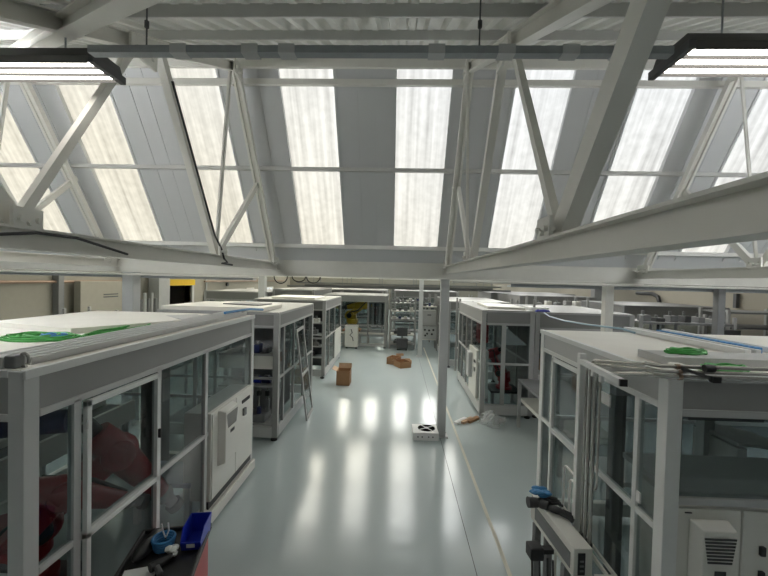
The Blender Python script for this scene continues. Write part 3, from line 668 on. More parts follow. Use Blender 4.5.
MB().box(-2.46, -2.36, 2.18, 2.27, zt_, zt_+0.07).build('block', 'alu', k, bevel=0.004); MB().box(-2.36, -2.29, 2.19, 2.26, zt_, zt_+0.08).build('valve', 'midg', k, bevel=0.01)
MB().tube([(-2.28+0.03*math.cos(a), 2.24, zt_+0.045+0.042*math.sin(a)) for a in frange(-0.5, 5.2, 14)], 0.009).build('hose_loop', 'steelp', k, smooth=True)
tag(MB().tube([(-2.40, 5.2, zt_+0.075), (-2.38, 5.6, zt_+0.075), (-2.36, 6.0, zt_+0.07), (-2.33, 6.5, zt_+0.02)], 0.018).build('air_hose', 'lblue', loc=(-2.37, 5.8, zt_), smooth=True), 'blue air hose end between the first and second left cell roofs', 'hose')

# ---- left second cell, open front with shelves
X0, X1, Y0, Y1 = -4.4, -2.13, 6.78, 9.6
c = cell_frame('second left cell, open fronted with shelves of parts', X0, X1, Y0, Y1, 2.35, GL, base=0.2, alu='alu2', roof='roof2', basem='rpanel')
zs = [0.27, 1.15, 2.09, 2.335]
face(c, 'y', X1, 1, [Y0+0.075, 7.15, 7.85, 8.7, Y1-0.075], zs, lambda i, j: 'panel' if j == 2 else ('glass' if i in (0, 2, 3) else ('glass' if j == 1 else 'open')), pw=0.05, alu='alu2', panel='panel2')
face(c, 'x', Y0, -1, [X0+0.07, -3.3, X1-0.07], zs, lambda i, j: 'panel' if j == 2 else ('glass' if i == 0 else 'open'), pw=0.05, alu='alu2', panel='panel2')
face(c, 'x', Y1, 1, [X0+0.07, -3.3, X1-0.07], zs, lambda i, j: 'panel' if j == 2 else 'glass', pw=0.05, alu='alu2', panel='panel2')
face(c, 'y', X0, -1, frange(Y0+0.07, Y1-0.07, 3), zs, lambda i, j: 'panel' if j == 2 else 'glass', pw=0.05, alu='alu2', panel='panel2')
for z in (1.58, 1.0, 0.30): MB().box(-3.25, X1-0.1, Y0+0.04, Y0+0.6, z-0.025, z).build('shelf', 'alu2', c)
MB().box(-3.25, X1-0.12, Y0+0.06, Y0+0.09, 1.31, 1.55).build('backing_panel', 'cabinet', c)
MB().box(-3.25, X1-0.1, Y0+0.58, Y0+0.6, 0.3, 2.08).build('shelf_back', 'midg', c)
random.seed(11)
labs = ['black', 'grey', 'pale blue', 'steel']; 
for i, (x, w, hh, m, l) in enumerate(((-2.80, 0.16, 0.18, 'steelp', 'steel valve block at the inner end of the top shelf of second left cell'), (-2.60, 0.12, 0.22, 'navy', 'dull blue canister on the top shelf of second left cell'), (-2.42, 0.12, 0.14, 'darkg', 'dark gearbox on the top shelf of second left cell next to its post'))):
    k = thing('machine_part', l, 'machine part', (x, Y0+0.25, 1.58), 'parts on the top shelf')
    MB().box(x-w/2, x+w/2, Y0+0.15, Y0+0.35, 1.58, 1.58+hh*0.7).build('body', m, k, bevel=0.01); MB().cyl((x, Y0+0.25, 1.58+hh*0.7), (x, Y0+0.25, 1.58+hh), w*0.3).build('cap', 'midg', k, smooth=True)
for i, (x, w, hh, m, l) in enumerate(((-2.80, 0.12, 0.24, 'midg', 'grey cylinder motor on the middle shelf of second left cell'), (-2.62, 0.17, 0.13, 'blue', 'blue motor on the middle shelf of second left cell'), (-2.42, 0.15, 0.13, 'navy', 'dark blue motor on the middle shelf beside the corner post'))):
    k = thing('electric_motor', l, 'motor', (x, Y0+0.25, 1.0), 'motors on the middle shelf')
    MB().cyl((x-w/2, Y0+0.25, 1.0+hh/2), (x+w/2, Y0+0.25, 1.0+hh/2), hh/2, n=14).build('body', m, k, smooth=True); MB().box(x-w*0.3, x+w*0.3, Y0+0.2, Y0+0.3, 1.0+hh*0.8, 1.0+hh*1.15).build('terminal_box', 'midg', k)
for i, (x, m, zz, l) in enumerate(((-2.86, 'darkg', 0.5, 'dark gripper tool hung under the shelf, farthest from the corner post'), (-2.70, 'yellow', 0.38, 'yellow handled tool hung under the shelf of second left cell'), (-2.54, 'navy', 0.33, 'navy tool hung under the shelf next to the yellow one'), (-2.38, 'midg', 0.48, 'grey tool hung under the shelf beside the corner post'))):
    k = thing('hanging_tool', l, 'tool', (x, Y0+0.2, zz), 'tools hung under the shelf')
    MB().cyl((x, Y0+0.2, 0.975), (x, Y0+0.2, zz+0.2), 0.012).build('shank', 'steelp', k); MB().box(x-0.04, x+0.04, Y0+0.16, Y0+0.24, 0.78, 0.88).build('holder', 'dark', k, bevel=0.01); MB().box(x-0.035, x+0.035, Y0+0.165, Y0+0.235, zz, zz+0.24).build('handle', m, k, bevel=0.012)
tag(MB().box(-3.0, -2.4, Y0+0.1, Y0+0.5, 0.30, 0.44).build('storage_bin', 'midg', loc=(-2.7, Y0+0.3, 0.3), bevel=0.02), 'grey storage bin on the bottom shelf of second left cell', 'bin')
k = thing('control_cabinet', 'dark green grey control cabinet inside second left cell', 'cabinet', (-2.7, 8.4, 0)); MB().box(-3.1, -2.5, 7.9, 8.9, 0.1, 1.55).build('body', 'midg', k, bevel=0.01); MB().box(-2.5, -2.49, 7.95, 8.85, 0.15, 1.5).build('door', 'darkg', k)
plate('wide white roof sheet overhanging second left cell', [(-4.35, 6.85), (-2.45, 6.85), (-2.45, 8.0), (-4.2, 8.3)], 2.36, 0.07)
plate('grey folded sheet lying on the white roof sheet of second left cell', [(-3.5, 7.5), (-2.7, 7.3), (-2.6, 7.8), (-3.4, 8.0)], 2.432, 0.02, 'midg')
k = thing('door_panel', 'unhinged glazed door panel leaning on the second left cell', 'door panel', (-1.845, 8.2, 0), None, 0.0)
lean = math.radians(-7.5); k.rotation_euler = (0, lean, math.radians(3))
for y in (-0.34, 0.34): MB().box(-0.03, 0.0, y-0.03, y+0.03, 0, 1.93).build('stile', 'alu2', k)
for z in (0.03, 0.95, 1.9): MB().box(-0.03, 0.0, -0.31, 0.31, z-0.03, z+0.03).build('rail', 'alu2', k)
for a, b in ((0.06, 0.92), (0.98, 1.87)): MB().box(-0.018, -0.012, -0.31, 0.31, a, b).build('window_pane', 'glass', k)

# ---- left third cell
X0, X1, Y0, Y1 = -4.3, -2.12, 11.2, 14.3
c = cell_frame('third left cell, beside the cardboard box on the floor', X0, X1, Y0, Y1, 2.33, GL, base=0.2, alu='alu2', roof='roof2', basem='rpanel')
zs = [0.27, 1.2, 2.05, 2.32]
face(c, 'y', X1, 1, [Y0+0.075, 11.9, 12.9, Y1-0.075], zs, lambda i, j: 'panel' if j == 2 else ('white' if (i == 2 and j == 0) else 'glass'), pw=0.05, alu='alu2', panel='panel2')
face(c, 'x', Y0, -1, [X0+0.07, -3.2, X1-0.07], zs, lambda i, j: 'panel' if j == 2 else ('glass' if i == 0 else 'open'), pw=0.05, alu='alu2', panel='panel2')
face(c, 'y', X0, -1, frange(Y0+0.07, Y1-0.07, 3), zs, lambda i, j: 'panel' if j == 2 else 'glass', pw=0.05, alu='alu2', panel='panel2')
for z in (1.65, 1.3, 0.95, 0.62): MB().box(-3.1, X1-0.1, Y0+0.04, Y0+0.55, z-0.025, z).build('shelf', 'alu2', c)
MB().box(-3.1, X1-0.1, Y0+0.54, Y0+0.56, 0.27, 2.0).build('shelf_back', 'darkg', c)
for i, (x, z, m, l) in enumerate(((-2.45, 1.65, 'cabinet', 'white part on the top shelf of third left cell'), (-2.8, 1.3, 'darkg', 'dark part on the second shelf of third left cell'), (-2.5, 1.3, 'midg', 'grey part on the second shelf near the post of third left cell'), (-2.75, 0.95, 'dark', 'black part on the third shelf of third left cell'), (-2.45, 0.95, 'steelp', 'steel part on the third shelf near the post of third left cell'), (-2.6, 0.62, 'dark', 'black part on the lowest shelf of third left cell'))):
    k = thing('machine_part', l, 'machine part', (x, Y0+0.25, z), 'parts on the shelves of third left cell')
    MB().box(x-0.1, x+0.1, Y0+0.15, Y0+0.4, z, z+0.12).build('body', m, k, bevel=0.01); MB().cyl((x, Y0+0.25, z+0.12), (x, Y0+0.25, z+0.2), 0.04).build('spindle', 'midg', k)
plate('cream roof sheet lying on third left cell', [(-3.9, 11.6), (-2.5, 11.4), (-2.4, 12.6), (-3.8, 12.8)], 2.34, 0.06)
#plate('greenish roof sheet with rails behind second left cell roof', [(-4.4, 10.2), (-2.5, 10.4), (-2.5, 10.5), (-4.4, 10.3)], 2.30, 0.07, 'midg', 'roof_rail') if False else None

# ---- cardboard box
k = thing('cardboard_box', 'open brown cardboard box on the floor before third left cell', 'box', (-1.47, 10.75, 0))
x0, x1, y0, y1, h = -1.66, -1.29, 10.55, 10.98, 0.40
mb = MB(); mb.box(x0, x1, y0, y0+0.01, 0, h); mb.box(x0, x1, y1-0.01, y1, 0, h); mb.box(x0, x0+0.01, y0, y1, 0, h); mb.box(x1-0.01, x1, y0, y1, 0, h); mb.box(x0, x1, y0, y1, 0, 0.01); mb.build('body', 'carton', k)
for q in (((x0, y0, h), (x0, y1, h), (x0-0.13, y1, h+0.06), (x0-0.13, y0, h+0.06)), ((x1, y0, h), (x1, y1, h), (x1+0.06, y1, h+0.14), (x1+0.06, y0, h+0.14)), ((x0, y1, h), (x1, y1, h), (x1, y1+0.05, h+0.13), (x0, y1+0.05, h+0.13))):
    MB().prism(q, (0, 0, 0.006)).build('flap', 'cartonl', k)

# ---- cardboard heap on the aisle
def carton_piece(lab, cx, cy, w, d, h, rot, m, cat='cardboard', name='cardboard_carton', tilt=0):
    k = thing(name, lab, cat, (cx, cy, 0), 'cardboard left in the aisle', rot); k.rotation_euler[0] = tilt
    mb = MB(); mb.box(-w/2, w/2, -d/2, -d/2+0.012, 0, h); mb.box(-w/2, w/2, d/2-0.012, d/2, 0, h); mb.box(-w/2, -w/2+0.012, -d/2, d/2, 0, h); mb.box(w/2-0.012, w/2, -d/2, d/2, 0, h); mb.box(-w/2, w/2, -d/2, d/2, 0, 0.012)
    mb.build('tray', m, k); MB().prism([(-w/2, d/2, h), (w/2, d/2, h), (w/2, d/2+0.12, h-0.05), (-w/2, d/2+0.12, h-0.05)], (0, 0, 0.008)).build('flap', 'cartonl', k)
carton_piece('larger open carton of the cardboard heap in the far aisle', 0.22, 13.15, 0.42, 0.5, 0.2, 0.5, 'carton')
carton_piece('flattened carton left end of the heap in the far aisle', -0.08, 13.6, 0.36, 0.45, 0.24, -0.4, 'carton')
carton_piece('pale carton corner behind the heap in the far aisle', 0.34, 13.75, 0.4, 0.3, 0.12, 0.2, 'cartonl')
tag(MB().prism([(0.02, 15.0, 0), (0.3, 15.05, 0), (0.28, 15.3, 0), (0.0, 15.2, 0)], (0, 0, 0.05)).build('wood_offcut', 'carton', loc=(0.15, 15.1, 0)), 'small brown scrap behind the cardboard heap', 'scrap')
for (x, y, r, m, l) in ((1.42, 8.12, -0.75, 'paper', 'white foam strip on the floor by the plastic film'), (1.56, 8.16, -0.75, 'cartonl', 'middle cardboard strip on the floor by the plastic film'), (1.70, 8.22, -0.75, 'carton', 'brown cardboard strip on the floor next to the plastic film')):
    k = MB(); k.box(-0.05, 0.05, -0.2, 0.2, 0, 0.05); o = k.build('packing_strip', m); o.location = (x, y, 0); o.rotation_euler = (0, 0, r); tag(o, l, 'packing strip', 'packing strips on the floor')
# plastic film
random.seed(5); mb = MB(); nu, nv = 18, 12
for j in range(nv+1):
    for i in range(nu):
        a = 2*math.pi*i/nu; ph = j/nv; r = math.cos(ph*math.pi/2)**0.6
        wob = 1 + 0.28*math.sin(3*a+4*ph) + random.uniform(-0.16, 0.16)
        mb.v.append((2.06+0.25*r*wob*math.cos(a), 8.05+0.2*r*wob*math.sin(a), 0.004+0.2*math.sin(ph*math.pi/2)*(1+0.35*math.sin(2*a+6*ph))))
for j in range(nv):
    for i in range(nu): mb.f.append((j*nu+i, j*nu+(i+1) % nu, (j+1)*nu+(i+1) % nu, (j+1)*nu+i))
tag(mb.build('plastic_film', 'film', loc=(2.06, 8.05, 0)), 'crumpled clear plastic film on the floor at the red cell corner', 'plastic film')

# ---- fan box by the column
k = thing('fan_unit', 'white square fan unit on the floor by the aisle column', 'fan', (0.59, 7.3, 0), None, 0.03)
MB().box(-0.24, 0.24, -0.22, 0.22, 0, 0.15).build('housing', 'paper', k, bevel=0.006)
MB().cyl((0.03, 0.02, 0.15), (0.03, 0.02, 0.153), 0.165, n=32).build('fan_opening', 'void', k)
mb = MB()
for a in (0.6, 0.6+math.pi/2): mb.bar((0.03-0.165*math.cos(a), 0.02-0.165*math.sin(a), 0.157), (0.03+0.165*math.cos(a), 0.02+0.165*math.sin(a), 0.157), 0.02, 0.006)
mb.cyl((0.03, 0.02, 0.152), (0.03, 0.02, 0.162), 0.04, n=16); mb.build('guard', 'paper', k)
mb = MB()
for x in (-0.15, -0.07, 0.05, 0.13): mb.box(x-0.012, x+0.012, -0.222, -0.219, 0.06, 0.085)
mb.build('side_slots', 'midg', k)

# ================================================================== RIGHT ROW
# ---- right near cell
X0, X1, Y0, Y1 = 1.85, 5.0, 2.63, 4.93
c = cell_frame('large pale glazed cell at the right edge with white electric cabinets', X0, X1, Y0, Y1, 2.4, GR, alu='alul')
zs = [0.23, 1.30, 2.17, 2.385]
face(c, 'y', X0, -1, [Y0+0.075, 2.96, 3.72, 4.55, Y1-0.075], zs, lambda i, j: 'panel' if j == 2 else 'glass', pw=0.05, alu='alul', panel='rpanel')
for a, b in ((3.77, 4.50),):
    dl = MB()
    for y in (a+0.02, b-0.02): dl.box(X0-0.03, X0, y-0.025, y+0.025, 0.26, 2.14)
    for z in (0.28, 1.30, 2.12): dl.box(X0-0.03, X0, a, b, z-0.022, z+0.022)
    dd = dl.build('door', 'alul', c, bevel=0.003)
    for z in (0.6, 1.8): MB().cyl((X0-0.035, a-0.01, z), (X0-0.035, a-0.01, z+0.08), 0.012).build('hinge', 'alul', dd)
    MB().box(X0-0.05, X0-0.03, a+0.01, a+0.03, 1.15, 1.3).build('handle', 'alul', dd)
MB().box(X0-0.012, X0+0.03, Y0, Y1, 2.365, 2.412).build('top_trim', 'alul', c, bevel=0.003)
MB().box(X0-0.005, X0+0.006, 3.315, 3.46, 1.95, 2.05).build('paper_notice', 'paper', c); MB().box(X0-0.005, X0+0.006, 2.875, 2.918, 1.37, 1.45).build('paper_notice', 'paper', c)
zsf = [0.23, 1.54, 2.145, 2.385]
face(c, 'x', Y0, -1, [X0+0.07, 3.35, X1-0.07], zsf, lambda i, j: 'panel' if j == 2 else ('glass' if j == 1 else 'open'), pw=0.06, rw=0.05, alu='column')
face(c, 'x', Y1, 1, [X0+0.07, 2.9, 3.9, X1-0.07], zs, lambda i, j: 'panel' if j == 2 else 'glass', pw=0.06)
face(c, 'y', X1, 1, [Y0+0.07, 3.8, Y1-0.07], zs, lambda i, j: 'panel' if j == 2 else 'glass', pw=0.06)
cb = MB().box(X0+0.1, X1-0.1, Y0+0.03, Y0+0.5, 0.2, 1.50).build('electric_cabinet', 'cabinet', c)
for (a, b) in ((1.955, 2.375), (2.39, 2.82), (2.835, 3.4)):
    MB().box(a, b, Y0+0.012, Y0+0.03, 0.22, 1.485).build('cabinet_door', 'cabinet', cb, bevel=0.004)
MB().box(2.0, 2.045, Y0+0.006, Y0+0.013, 1.455, 1.462).build('type_label', 'ink', cb)
for z in (1.22, 1.05): MB().box(2.50, 2.53, Y0-0.01, Y0+0.012, z-0.03, z+0.03).build('cabinet_latch', 'dark', cb)
MB().box(X0+0.1, X1-0.1, Y0+0.05, Y0+0.65, 1.54, 1.58).build('cabinet_top', 'rpanel', c)
ac_unit(c, 'x', Y0+0.012, -1, 2.03, 2.29, 0.62, 1.42, 1.165, 1.345)
# inside the right near cell
k = thing('operator_panel', 'grey operator panel with dark screen and yellow button inside the pale cell', 'operator panel', (3.1, 3.75, 0))
MB().box(2.95, 3.05, 3.7, 3.8, 0, 1.8).build('pole', 'column', k); MB().box(2.75, 3.45, 3.64, 3.74, 1.75, 2.12).build('console', 'midg', k, bevel=0.01); MB().box(2.82, 3.1, 3.63, 3.64, 1.86, 2.06).build('screen', 'dark', k); MB().cyl((3.25, 3.64, 1.84), (3.25, 3.61, 1.84), 0.03).build('stop_button', 'yellow', k)
k = thing('gantry_frame', 'grey gantry frame with white plate standing inside the pale cell', 'gantry', (2.3, 3.6, 0))
for x in (2.05, 2.55): MB().box(x-0.05, x+0.05, 3.5, 3.6, 0, 2.0).build('post', 'midg', k)
MB().box(2.0, 2.6, 3.5, 3.6, 2.0, 2.08).build('cross_beam', 'column', k); MB().box(2.25, 2.42, 3.47, 3.5, 1.94, 2.0).build('name_plate', 'paper', k)
plain_table('long grey table running through the pale cell', 2.3, 4.6, 4.0, 4.6, 0.95, 'rpanel')
k = thing('curved_chute', 'pale curved chute inside the pale cell at the right edge', 'chute', (3.6, 3.2, 1.0))
mb = MB()
for i in range(10):
    a0, a1 = i/10*1.2, (i+1)/10*1.2
    mb.prism([(3.0+1.4*math.sin(a0), 3.4, 1.0+1.0*math.cos(a0)-0.35), (3.0+1.4*math.sin(a1), 3.4, 1.0+1.0*math.cos(a1)-0.35), (3.0+1.4*math.sin(a1), 3.4, 0.97+1.0*math.cos(a1)-0.35), (3.0+1.4*math.sin(a0), 3.4, 0.97+1.0*math.cos(a0)-0.35)], (0, 0.5, 0))
mb.build('trough', 'rpanel', k, smooth=True); MB().box(3.0, 3.08, 3.4, 3.9, 0, 1.6).build('support', 'alu', k)

# ---- pipes and profile post at the pale cell
tag(MB().box(1.672, 1.728, 3.50, 3.556, 0.75, 2.37).box(1.678, 1.683, 3.497, 3.50, 0.76, 2.36).build('profile_post', 'alul', loc=(1.7, 3.53, 0.75), bevel=0.004), 'bright square profile post before the pale cell door', 'post')
k = thing('profile_boom', 'white profile arm with black end cap by the pale cell top', 'profile arm', (1.64, 3.0, 2.33))
MB().bar((1.69, 3.50, 2.30), (1.538, 2.62, 2.342), 0.045, 0.045).build('boom', 'alul', k, bevel=0.004); MB().bar((1.538, 2.62, 2.342), (1.535, 2.60, 2.343), 0.047, 0.047).build('end_cap', 'dark', k)
for y, x in ((3.2, 1.64), (3.02, 1.61)): MB().box(x-0.012, x+0.012, y-0.02, y+0.02, 2.24, 2.30).build('clamp', 'alul', k)
def bend_pipe(lab, x, y, zb, ztop, z2, yfront, xend, r):
    pts = [(x, y, zb), (x, y, ztop-0.1)]
    for t in frange(0, math.pi/2, 6): pts.append((x, y-0.1*(1-math.cos(t)), ztop-0.1+0.1*math.sin(t)))
    pts += [(x, yfront+0.1, z2-0.01)]
    for t in frange(0, math.pi/2, 6): pts.append((x+0.08*(1-math.cos(t)), yfront+0.08-0.08*math.sin(t), z2))
    pts += [(xend, yfront, z2)]
    k = thing('steel_pipe', lab, 'pipe', (x, y, zb), 'bent steel pipes at the pale cell')
    MB().tube(pts, r, 10).build('pipe_run', 'steelp', k, smooth=True)
    MB().cyl((x+0.14, yfront, z2), (x+0.165, yfront, z2), r*1.3).build('collar', 'copper', k); MB().cyl((x, y, zb), (x, y, zb+0.05), r*1.5).build('foot_fitting', 'dark', k)
    return k
bend_pipe('upper bent steel pipe running over the front edge of the pale cell', 1.70, 3.36, 0.72, 2.36, 2.475, 2.56, 3.3, 0.013)
bend_pipe('middle bent steel pipe below the upper one at the pale cell', 1.70, 3.43, 0.72, 2.32, 2.445, 2.54, 3.3, 0.012)
bend_pipe('lowest bent steel pipe with black fittings at the pale cell', 1.71, 3.30, 0.72, 2.27, 2.41, 2.55, 3.3, 0.016)
for (y0, x, h, l) in ((3.85, 1.72, 1.19, 'small white hooped tube beside the profile post, the taller one'), (3.72, 1.72, 1.12, 'small white hooped tube beside the profile post, the shorter one')):
    pts = [(x, y0, 0.72), (x, y0, h-0.06)] + [(x, y0-0.06*(1-math.cos(t)), h-0.06+0.06*math.sin(t)) for t in frange(0, math.pi/2, 6)] + [(x, 3.56, h)]
    tag(MB().tube(pts, 0.011, 8).build('bent_tube', 'paper', loc=(x, y0, 0.72), smooth=True), l, 'tube', 'hooped tubes by the post')
tag(MB().tube([(1.72, 3.24, 2.25), (1.72, 3.24, 1.3)] + [(1.72, 3.24+0.05*(1-math.cos(t)), 1.3-0.05*math.sin(t)) for t in frange(0, 1.57, 5)] + [(1.72, 3.42, 1.25)], 0.010, 8).build('bent_tube', 'steelp', loc=(1.72, 3.1, 1.25), smooth=True), 'thin steel tube bent inward below the arm at pale cell', 'tube')
k = thing('pipe_valve', 'black valve on the steel pipes over the pale cell front', 'valve', (2.04, 2.53, 2.44))
MB().cyl((2.0, 2.53, 2.475), (2.06, 2.53, 2.475), 0.024).build('body', 'dark', k, smooth=True); MB().box(2.03, 2.08, 2.49, 2.53, 2.39, 2.43).build('end_cap', 'dark', k); MB().bar((1.86, 2.53, 2.47), (2.05, 2.52, 2.41), 0.02, 0.02).build('lever', 'darkg', k)
k = thing('pipe_clamp', 'small dark clamp on the steel pipes near the right edge', 'clamp', (2.52, 2.55, 2.42)); MB().box(2.49, 2.55, 2.53, 2.57, 2.39, 2.50).build('body', 'darkg', k, bevel=0.005); MB().cyl((2.52, 2.55, 2.50), (2.52, 2.55, 2.52), 0.012).build('screw', 'steelp', k)
# on the roof of the pale cell
zr = 2.41
tag(MB().box(2.02, 3.5, 2.95, 3.25, zr, zr+0.055).box(2.02, 2.04, 2.95, 3.25, zr+0.055, zr+0.062).build('metal_tray', 'rpanel', loc=(2.7, 3.1, zr), bevel=0.004), 'long flat grey metal tray on the pale cell roof', 'tray')
for i, (xa, ya, xb, yb, m, w, l) in enumerate(((2.95, 5.0, 3.05, 3.4, 'alul', 0.06, 'pale profile rail on the pale cell roof, first from the aisle side'), (3.05, 5.0, 3.16, 3.42, 'alu', 0.05, 'grey profile rail on the pale cell roof, second from the aisle side'), (3.20, 4.75, 3.28, 3.55, 'lblue', 0.07, 'blue profile strip on the pale cell roof'), (3.36, 4.9, 3.45, 3.4, 'alul', 0.06, 'pale profile rail on the pale cell roof, beyond the blue strip'))):
    tag(MB().bar((xa, ya, zr+0.03), (xb, yb, zr+0.03), w, 0.055).build('profile_rail', m, loc=((xa+xb)/2, (ya+yb)/2, zr), bevel=0.004), l, 'rail', 'profile rails on the pale cell roof')
coil('cable_coil', 'green cable coil lying on the grey tray of the pale cell roof', 2.32, 3.12, 0.16, 0.06, zr+0.057, 'green', 4, 8)
coil('cable_coil', 'green cable coil at the front edge of the pale cell roof', 2.35, 2.80, 0.17, 0.06, zr, 'green', 5, 9)
tag(MB().box(1.98, 2.06, 2.76, 2.84, zr, zr+0.04).build('connector_block', 'cabinet', loc=(2, 2.8, zr), bevel=0.01), 'small cream connector block near the valve on pale cell roof', 'connector')
tag(MB().prism([(1.9, 2.74, zr), (2.1, 2.70, zr), (2.18, 2.86, zr), (1.95, 2.9, zr)], (0, 0, 0.006)).build('paper_scrap', 'paper', loc=(2.03, 2.8, zr)), 'loose white paper at the near corner of pale cell roof', 'paper')

# ---- white end housing in front of the pale cell
k = thing('end_housing', 'white boxy conveyor end housing with black slot before the pale cell', 'conveyor housing', (1.555, 3.38, -0.035), None, math.radians(5))
MB().box(-0.08, 0.08, -0.25, 0.55, 0.62, 0.865).build('body', 'cabinet', k, bevel=0.006)
MB().box(-0.085, -0.08, -0.2, 0.45, 0.67, 0.80).build('side_recess', 'midg', k); MB().box(-0.045, 0.015, -0.256, -0.25, 0.65, 0.83).build('front_slot', 'dark', k)
mb = MB()
for z in (0.68, 0.72, 0.76): mb.box(-0.03, 0.0, -0.262, -0.256, z, z+0.012)
mb.build('slot_terminal', 'midg', k)
for x in (-0.06, 0.06):
    for y in (-0.1, 0.45): MB().box(x-0.03, x+0.03, y-0.03, y+0.03, 0.035, 0.62).build('leg', 'midg', k)
mb = MB(); mb.bar((0.14, 0.5, 0.8), (0.14, -0.35, 0.72), 0.018, 0.03); mb.bar((0.20, 0.5, 0.8), (0.20, -0.38, 0.72), 0.018, 0.03); mb.bar((0.03, -0.36, 0.72), (0.21, -0.37, 0.72), 0.018, 0.03); mb.bar((0.14, 0.45, 0.79), (0.14, 0.45, 0.035), 0.02, 0.02); mb.bar((0.2, -0.37, 0.72), (0.2, -0.37, 0.035), 0.02, 0.02); mb.build('guide_rail', 'cabinet', k)
k = thing('cable_gland_block', 'black plug with dangling cables beside the white end housing', 'plug', (1.27, 3.35, 0.5), None, 0.1)
MB().box(-0.06, 0.06, -0.05, 0.07, 0.08, 0.19).build('body', 'dark', k, bevel=0.012)
MB().box(0.06, 0.16, -0.02, 0.04, 0.12, 0.16).build('bracket', 'dark', k)
for i, x in enumerate((-0.03, 0.03, 0.09, 0.13)): MB().tube([(x, -0.02*i, 0.1), (x, -0.02*i-0.02, -0.1), (x+0.02, -0.05-0.02*i, -0.3), (x+0.03, -0.04, -0.5)], 0.008).build('cable', 'dark', k)
MB().box(0.0, 0.1, -0.09, -0.08, -0.18, -0.06).build('tag', 'paper', k)
random.seed(3)
k = thing('work_glove', 'black work glove lying on the white end housing', 'glove', (1.48, 3.74, 0.83), None, 0.3)
mb = MB(); mb.ball((0, 0, 0.03), 0.08, 0.06, 0.03); 
for i in range(4): mb.tube([(0.05, -0.045+0.03*i, 0.03), (0.12, -0.06+0.035*i, 0.03), (0.16+0.01*i, -0.08+0.04*i, 0.012)], 0.013, 8)
mb.tube([(-0.02, -0.05, 0.03), (0.02, -0.1, 0.02)], 0.014, 8); mb.build('palm', 'dark', k, smooth=True); MB().cyl((-0.07, 0, 0.03), (-0.16, 0.02, 0.035), 0.045, 0.05).build('cuff', 'darkg', k, smooth=True)
k = thing('work_glove', 'second black glove overlapping the first on the white end housing', 'glove', (1.55, 3.62, 0.83), None, -0.7)
mb = MB(); mb.ball((0, 0, 0.025), 0.085, 0.055, 0.025)
for i in range(4): mb.tube([(0.05, -0.04+0.027*i, 0.025), (0.13, -0.05+0.03*i, 0.022), (0.17, -0.06+0.035*i, 0.01)], 0.012, 8)
mb.build('palm', 'dark', k, smooth=True); MB().cyl((-0.07, 0, 0.028), (-0.14, 0.0, 0.03), 0.04, 0.045).build('cuff', 'darkg', k, smooth=True)
mb = MB()
for i in range(14):
    a = i*0.9; mb.ball((1.46+0.05*math.cos(a)+0.003*i, 3.82+0.05*math.sin(a), 0.902+0.012*(i % 3)), 0.05, 0.03, 0.018, 8, 6)
tag(mb.build('blue_rag', 'lblue', loc=(1.45, 3.8, 0.86), smooth=True), 'crumpled blue rag on top of the black gloves', 'rag')

# ---- right second cell (red machine inside)
X0, X1, Y0, Y1 = 1.87, 3.02, 8.42, 11.6
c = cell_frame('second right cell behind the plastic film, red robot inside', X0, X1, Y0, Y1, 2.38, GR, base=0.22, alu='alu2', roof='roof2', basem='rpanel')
zs = [0.29, 1.2, 2.08, 2.365]
face(c, 'y', X0, -1, [Y0+0.075, 9.6, 10.3, 10.95, Y1-0.075], zs, lambda i, j: 'panel' if j == 2 else 'glass', pw=0.05, panel='panel', alu='alu2')
cb = MB().box(X0-0.03, X0+0.25, 8.75, 9.62, 0.32, 1.42).build('electric_cabinet', 'cabinet', c, bevel=0.006)
MB().box(X0-0.12, X0-0.03, 9.2, 9.5, 0.7, 1.3).build('cooling_unit', 'column', cb, bevel=0.01); MB().box(X0-0.04, X0-0.03, 8.82, 9.0, 1.12, 1.18).build('name_plate', 'ink', cb); MB().box(X0-0.05, X0-0.03, 8.86, 8.94, 0.92, 1.02).build('main_switch', 'midg', cb)
face(c, 'x', Y0, -1, [X0+0.07, 2.36, X1-0.05], zs, lambda i, j: 'panel' if j == 2 else 'glass', pw=0.09, alu='alu2', panel='panel2')
face(c, 'y', X1, 1, frange(Y0+0.07, Y1-0.07, 3), zs, lambda i, j: 'panel', pw=0.05, alu='alu2', panel='panel2')
face(c, 'x', Y1, 1, [X0+0.07, 2.45, X1-0.05], zs, lambda i, j: 'panel' if j == 2 else 'glass', pw=0.05, alu='alu2', panel='panel2')
plain_table('low black stand under the red robot of second right cell', 2.25, 2.95, 8.95, 9.6, 0.45, 'dark', name='robot_stand')
robot('red robot seen through the front glass of second right cell', (2.62, 9.25, 0.45), 2.6, 'bred', 0.78, None, (0.5, 1.4))
k = thing('red_toolbox', 'dark red box behind the top front pane of second right cell', 'box', (2.15, 9.6, 1.5)); MB().box(2.02, 2.26, 9.4, 9.7, 1.5, 2.0).build('body', 'red', k, bevel=0.02); MB().box(2.1, 2.2, 9.39, 9.41, 1.7, 1.8).build('latch', 'dark', k); MB().box(2.1, 2.18, 9.5, 9.58, 0.1, 1.5).build('pole', 'midg', k)
plate('white sheet with crumpled film on the roof of second right cell', [(2.1, 8.9), (2.9, 8.7), (2.95, 9.9), (2.2, 10.6)], 2.39, 0.05)
k = thing('loose_film', 'translucent film taped behind the second right cell window', 'film', (2.65, 8.6, 1.7)); MB().prism([(2.42, 8.50, 1.62), (2.9, 8.50, 1.62), (2.43, 8.50, 2.0)], (0, 0.006, 0)).build('sheet', 'rpanel', k); MB().box(2.42, 2.46, 8.49, 8.51, 1.98, 2.02).build('tape', 'paper', k)
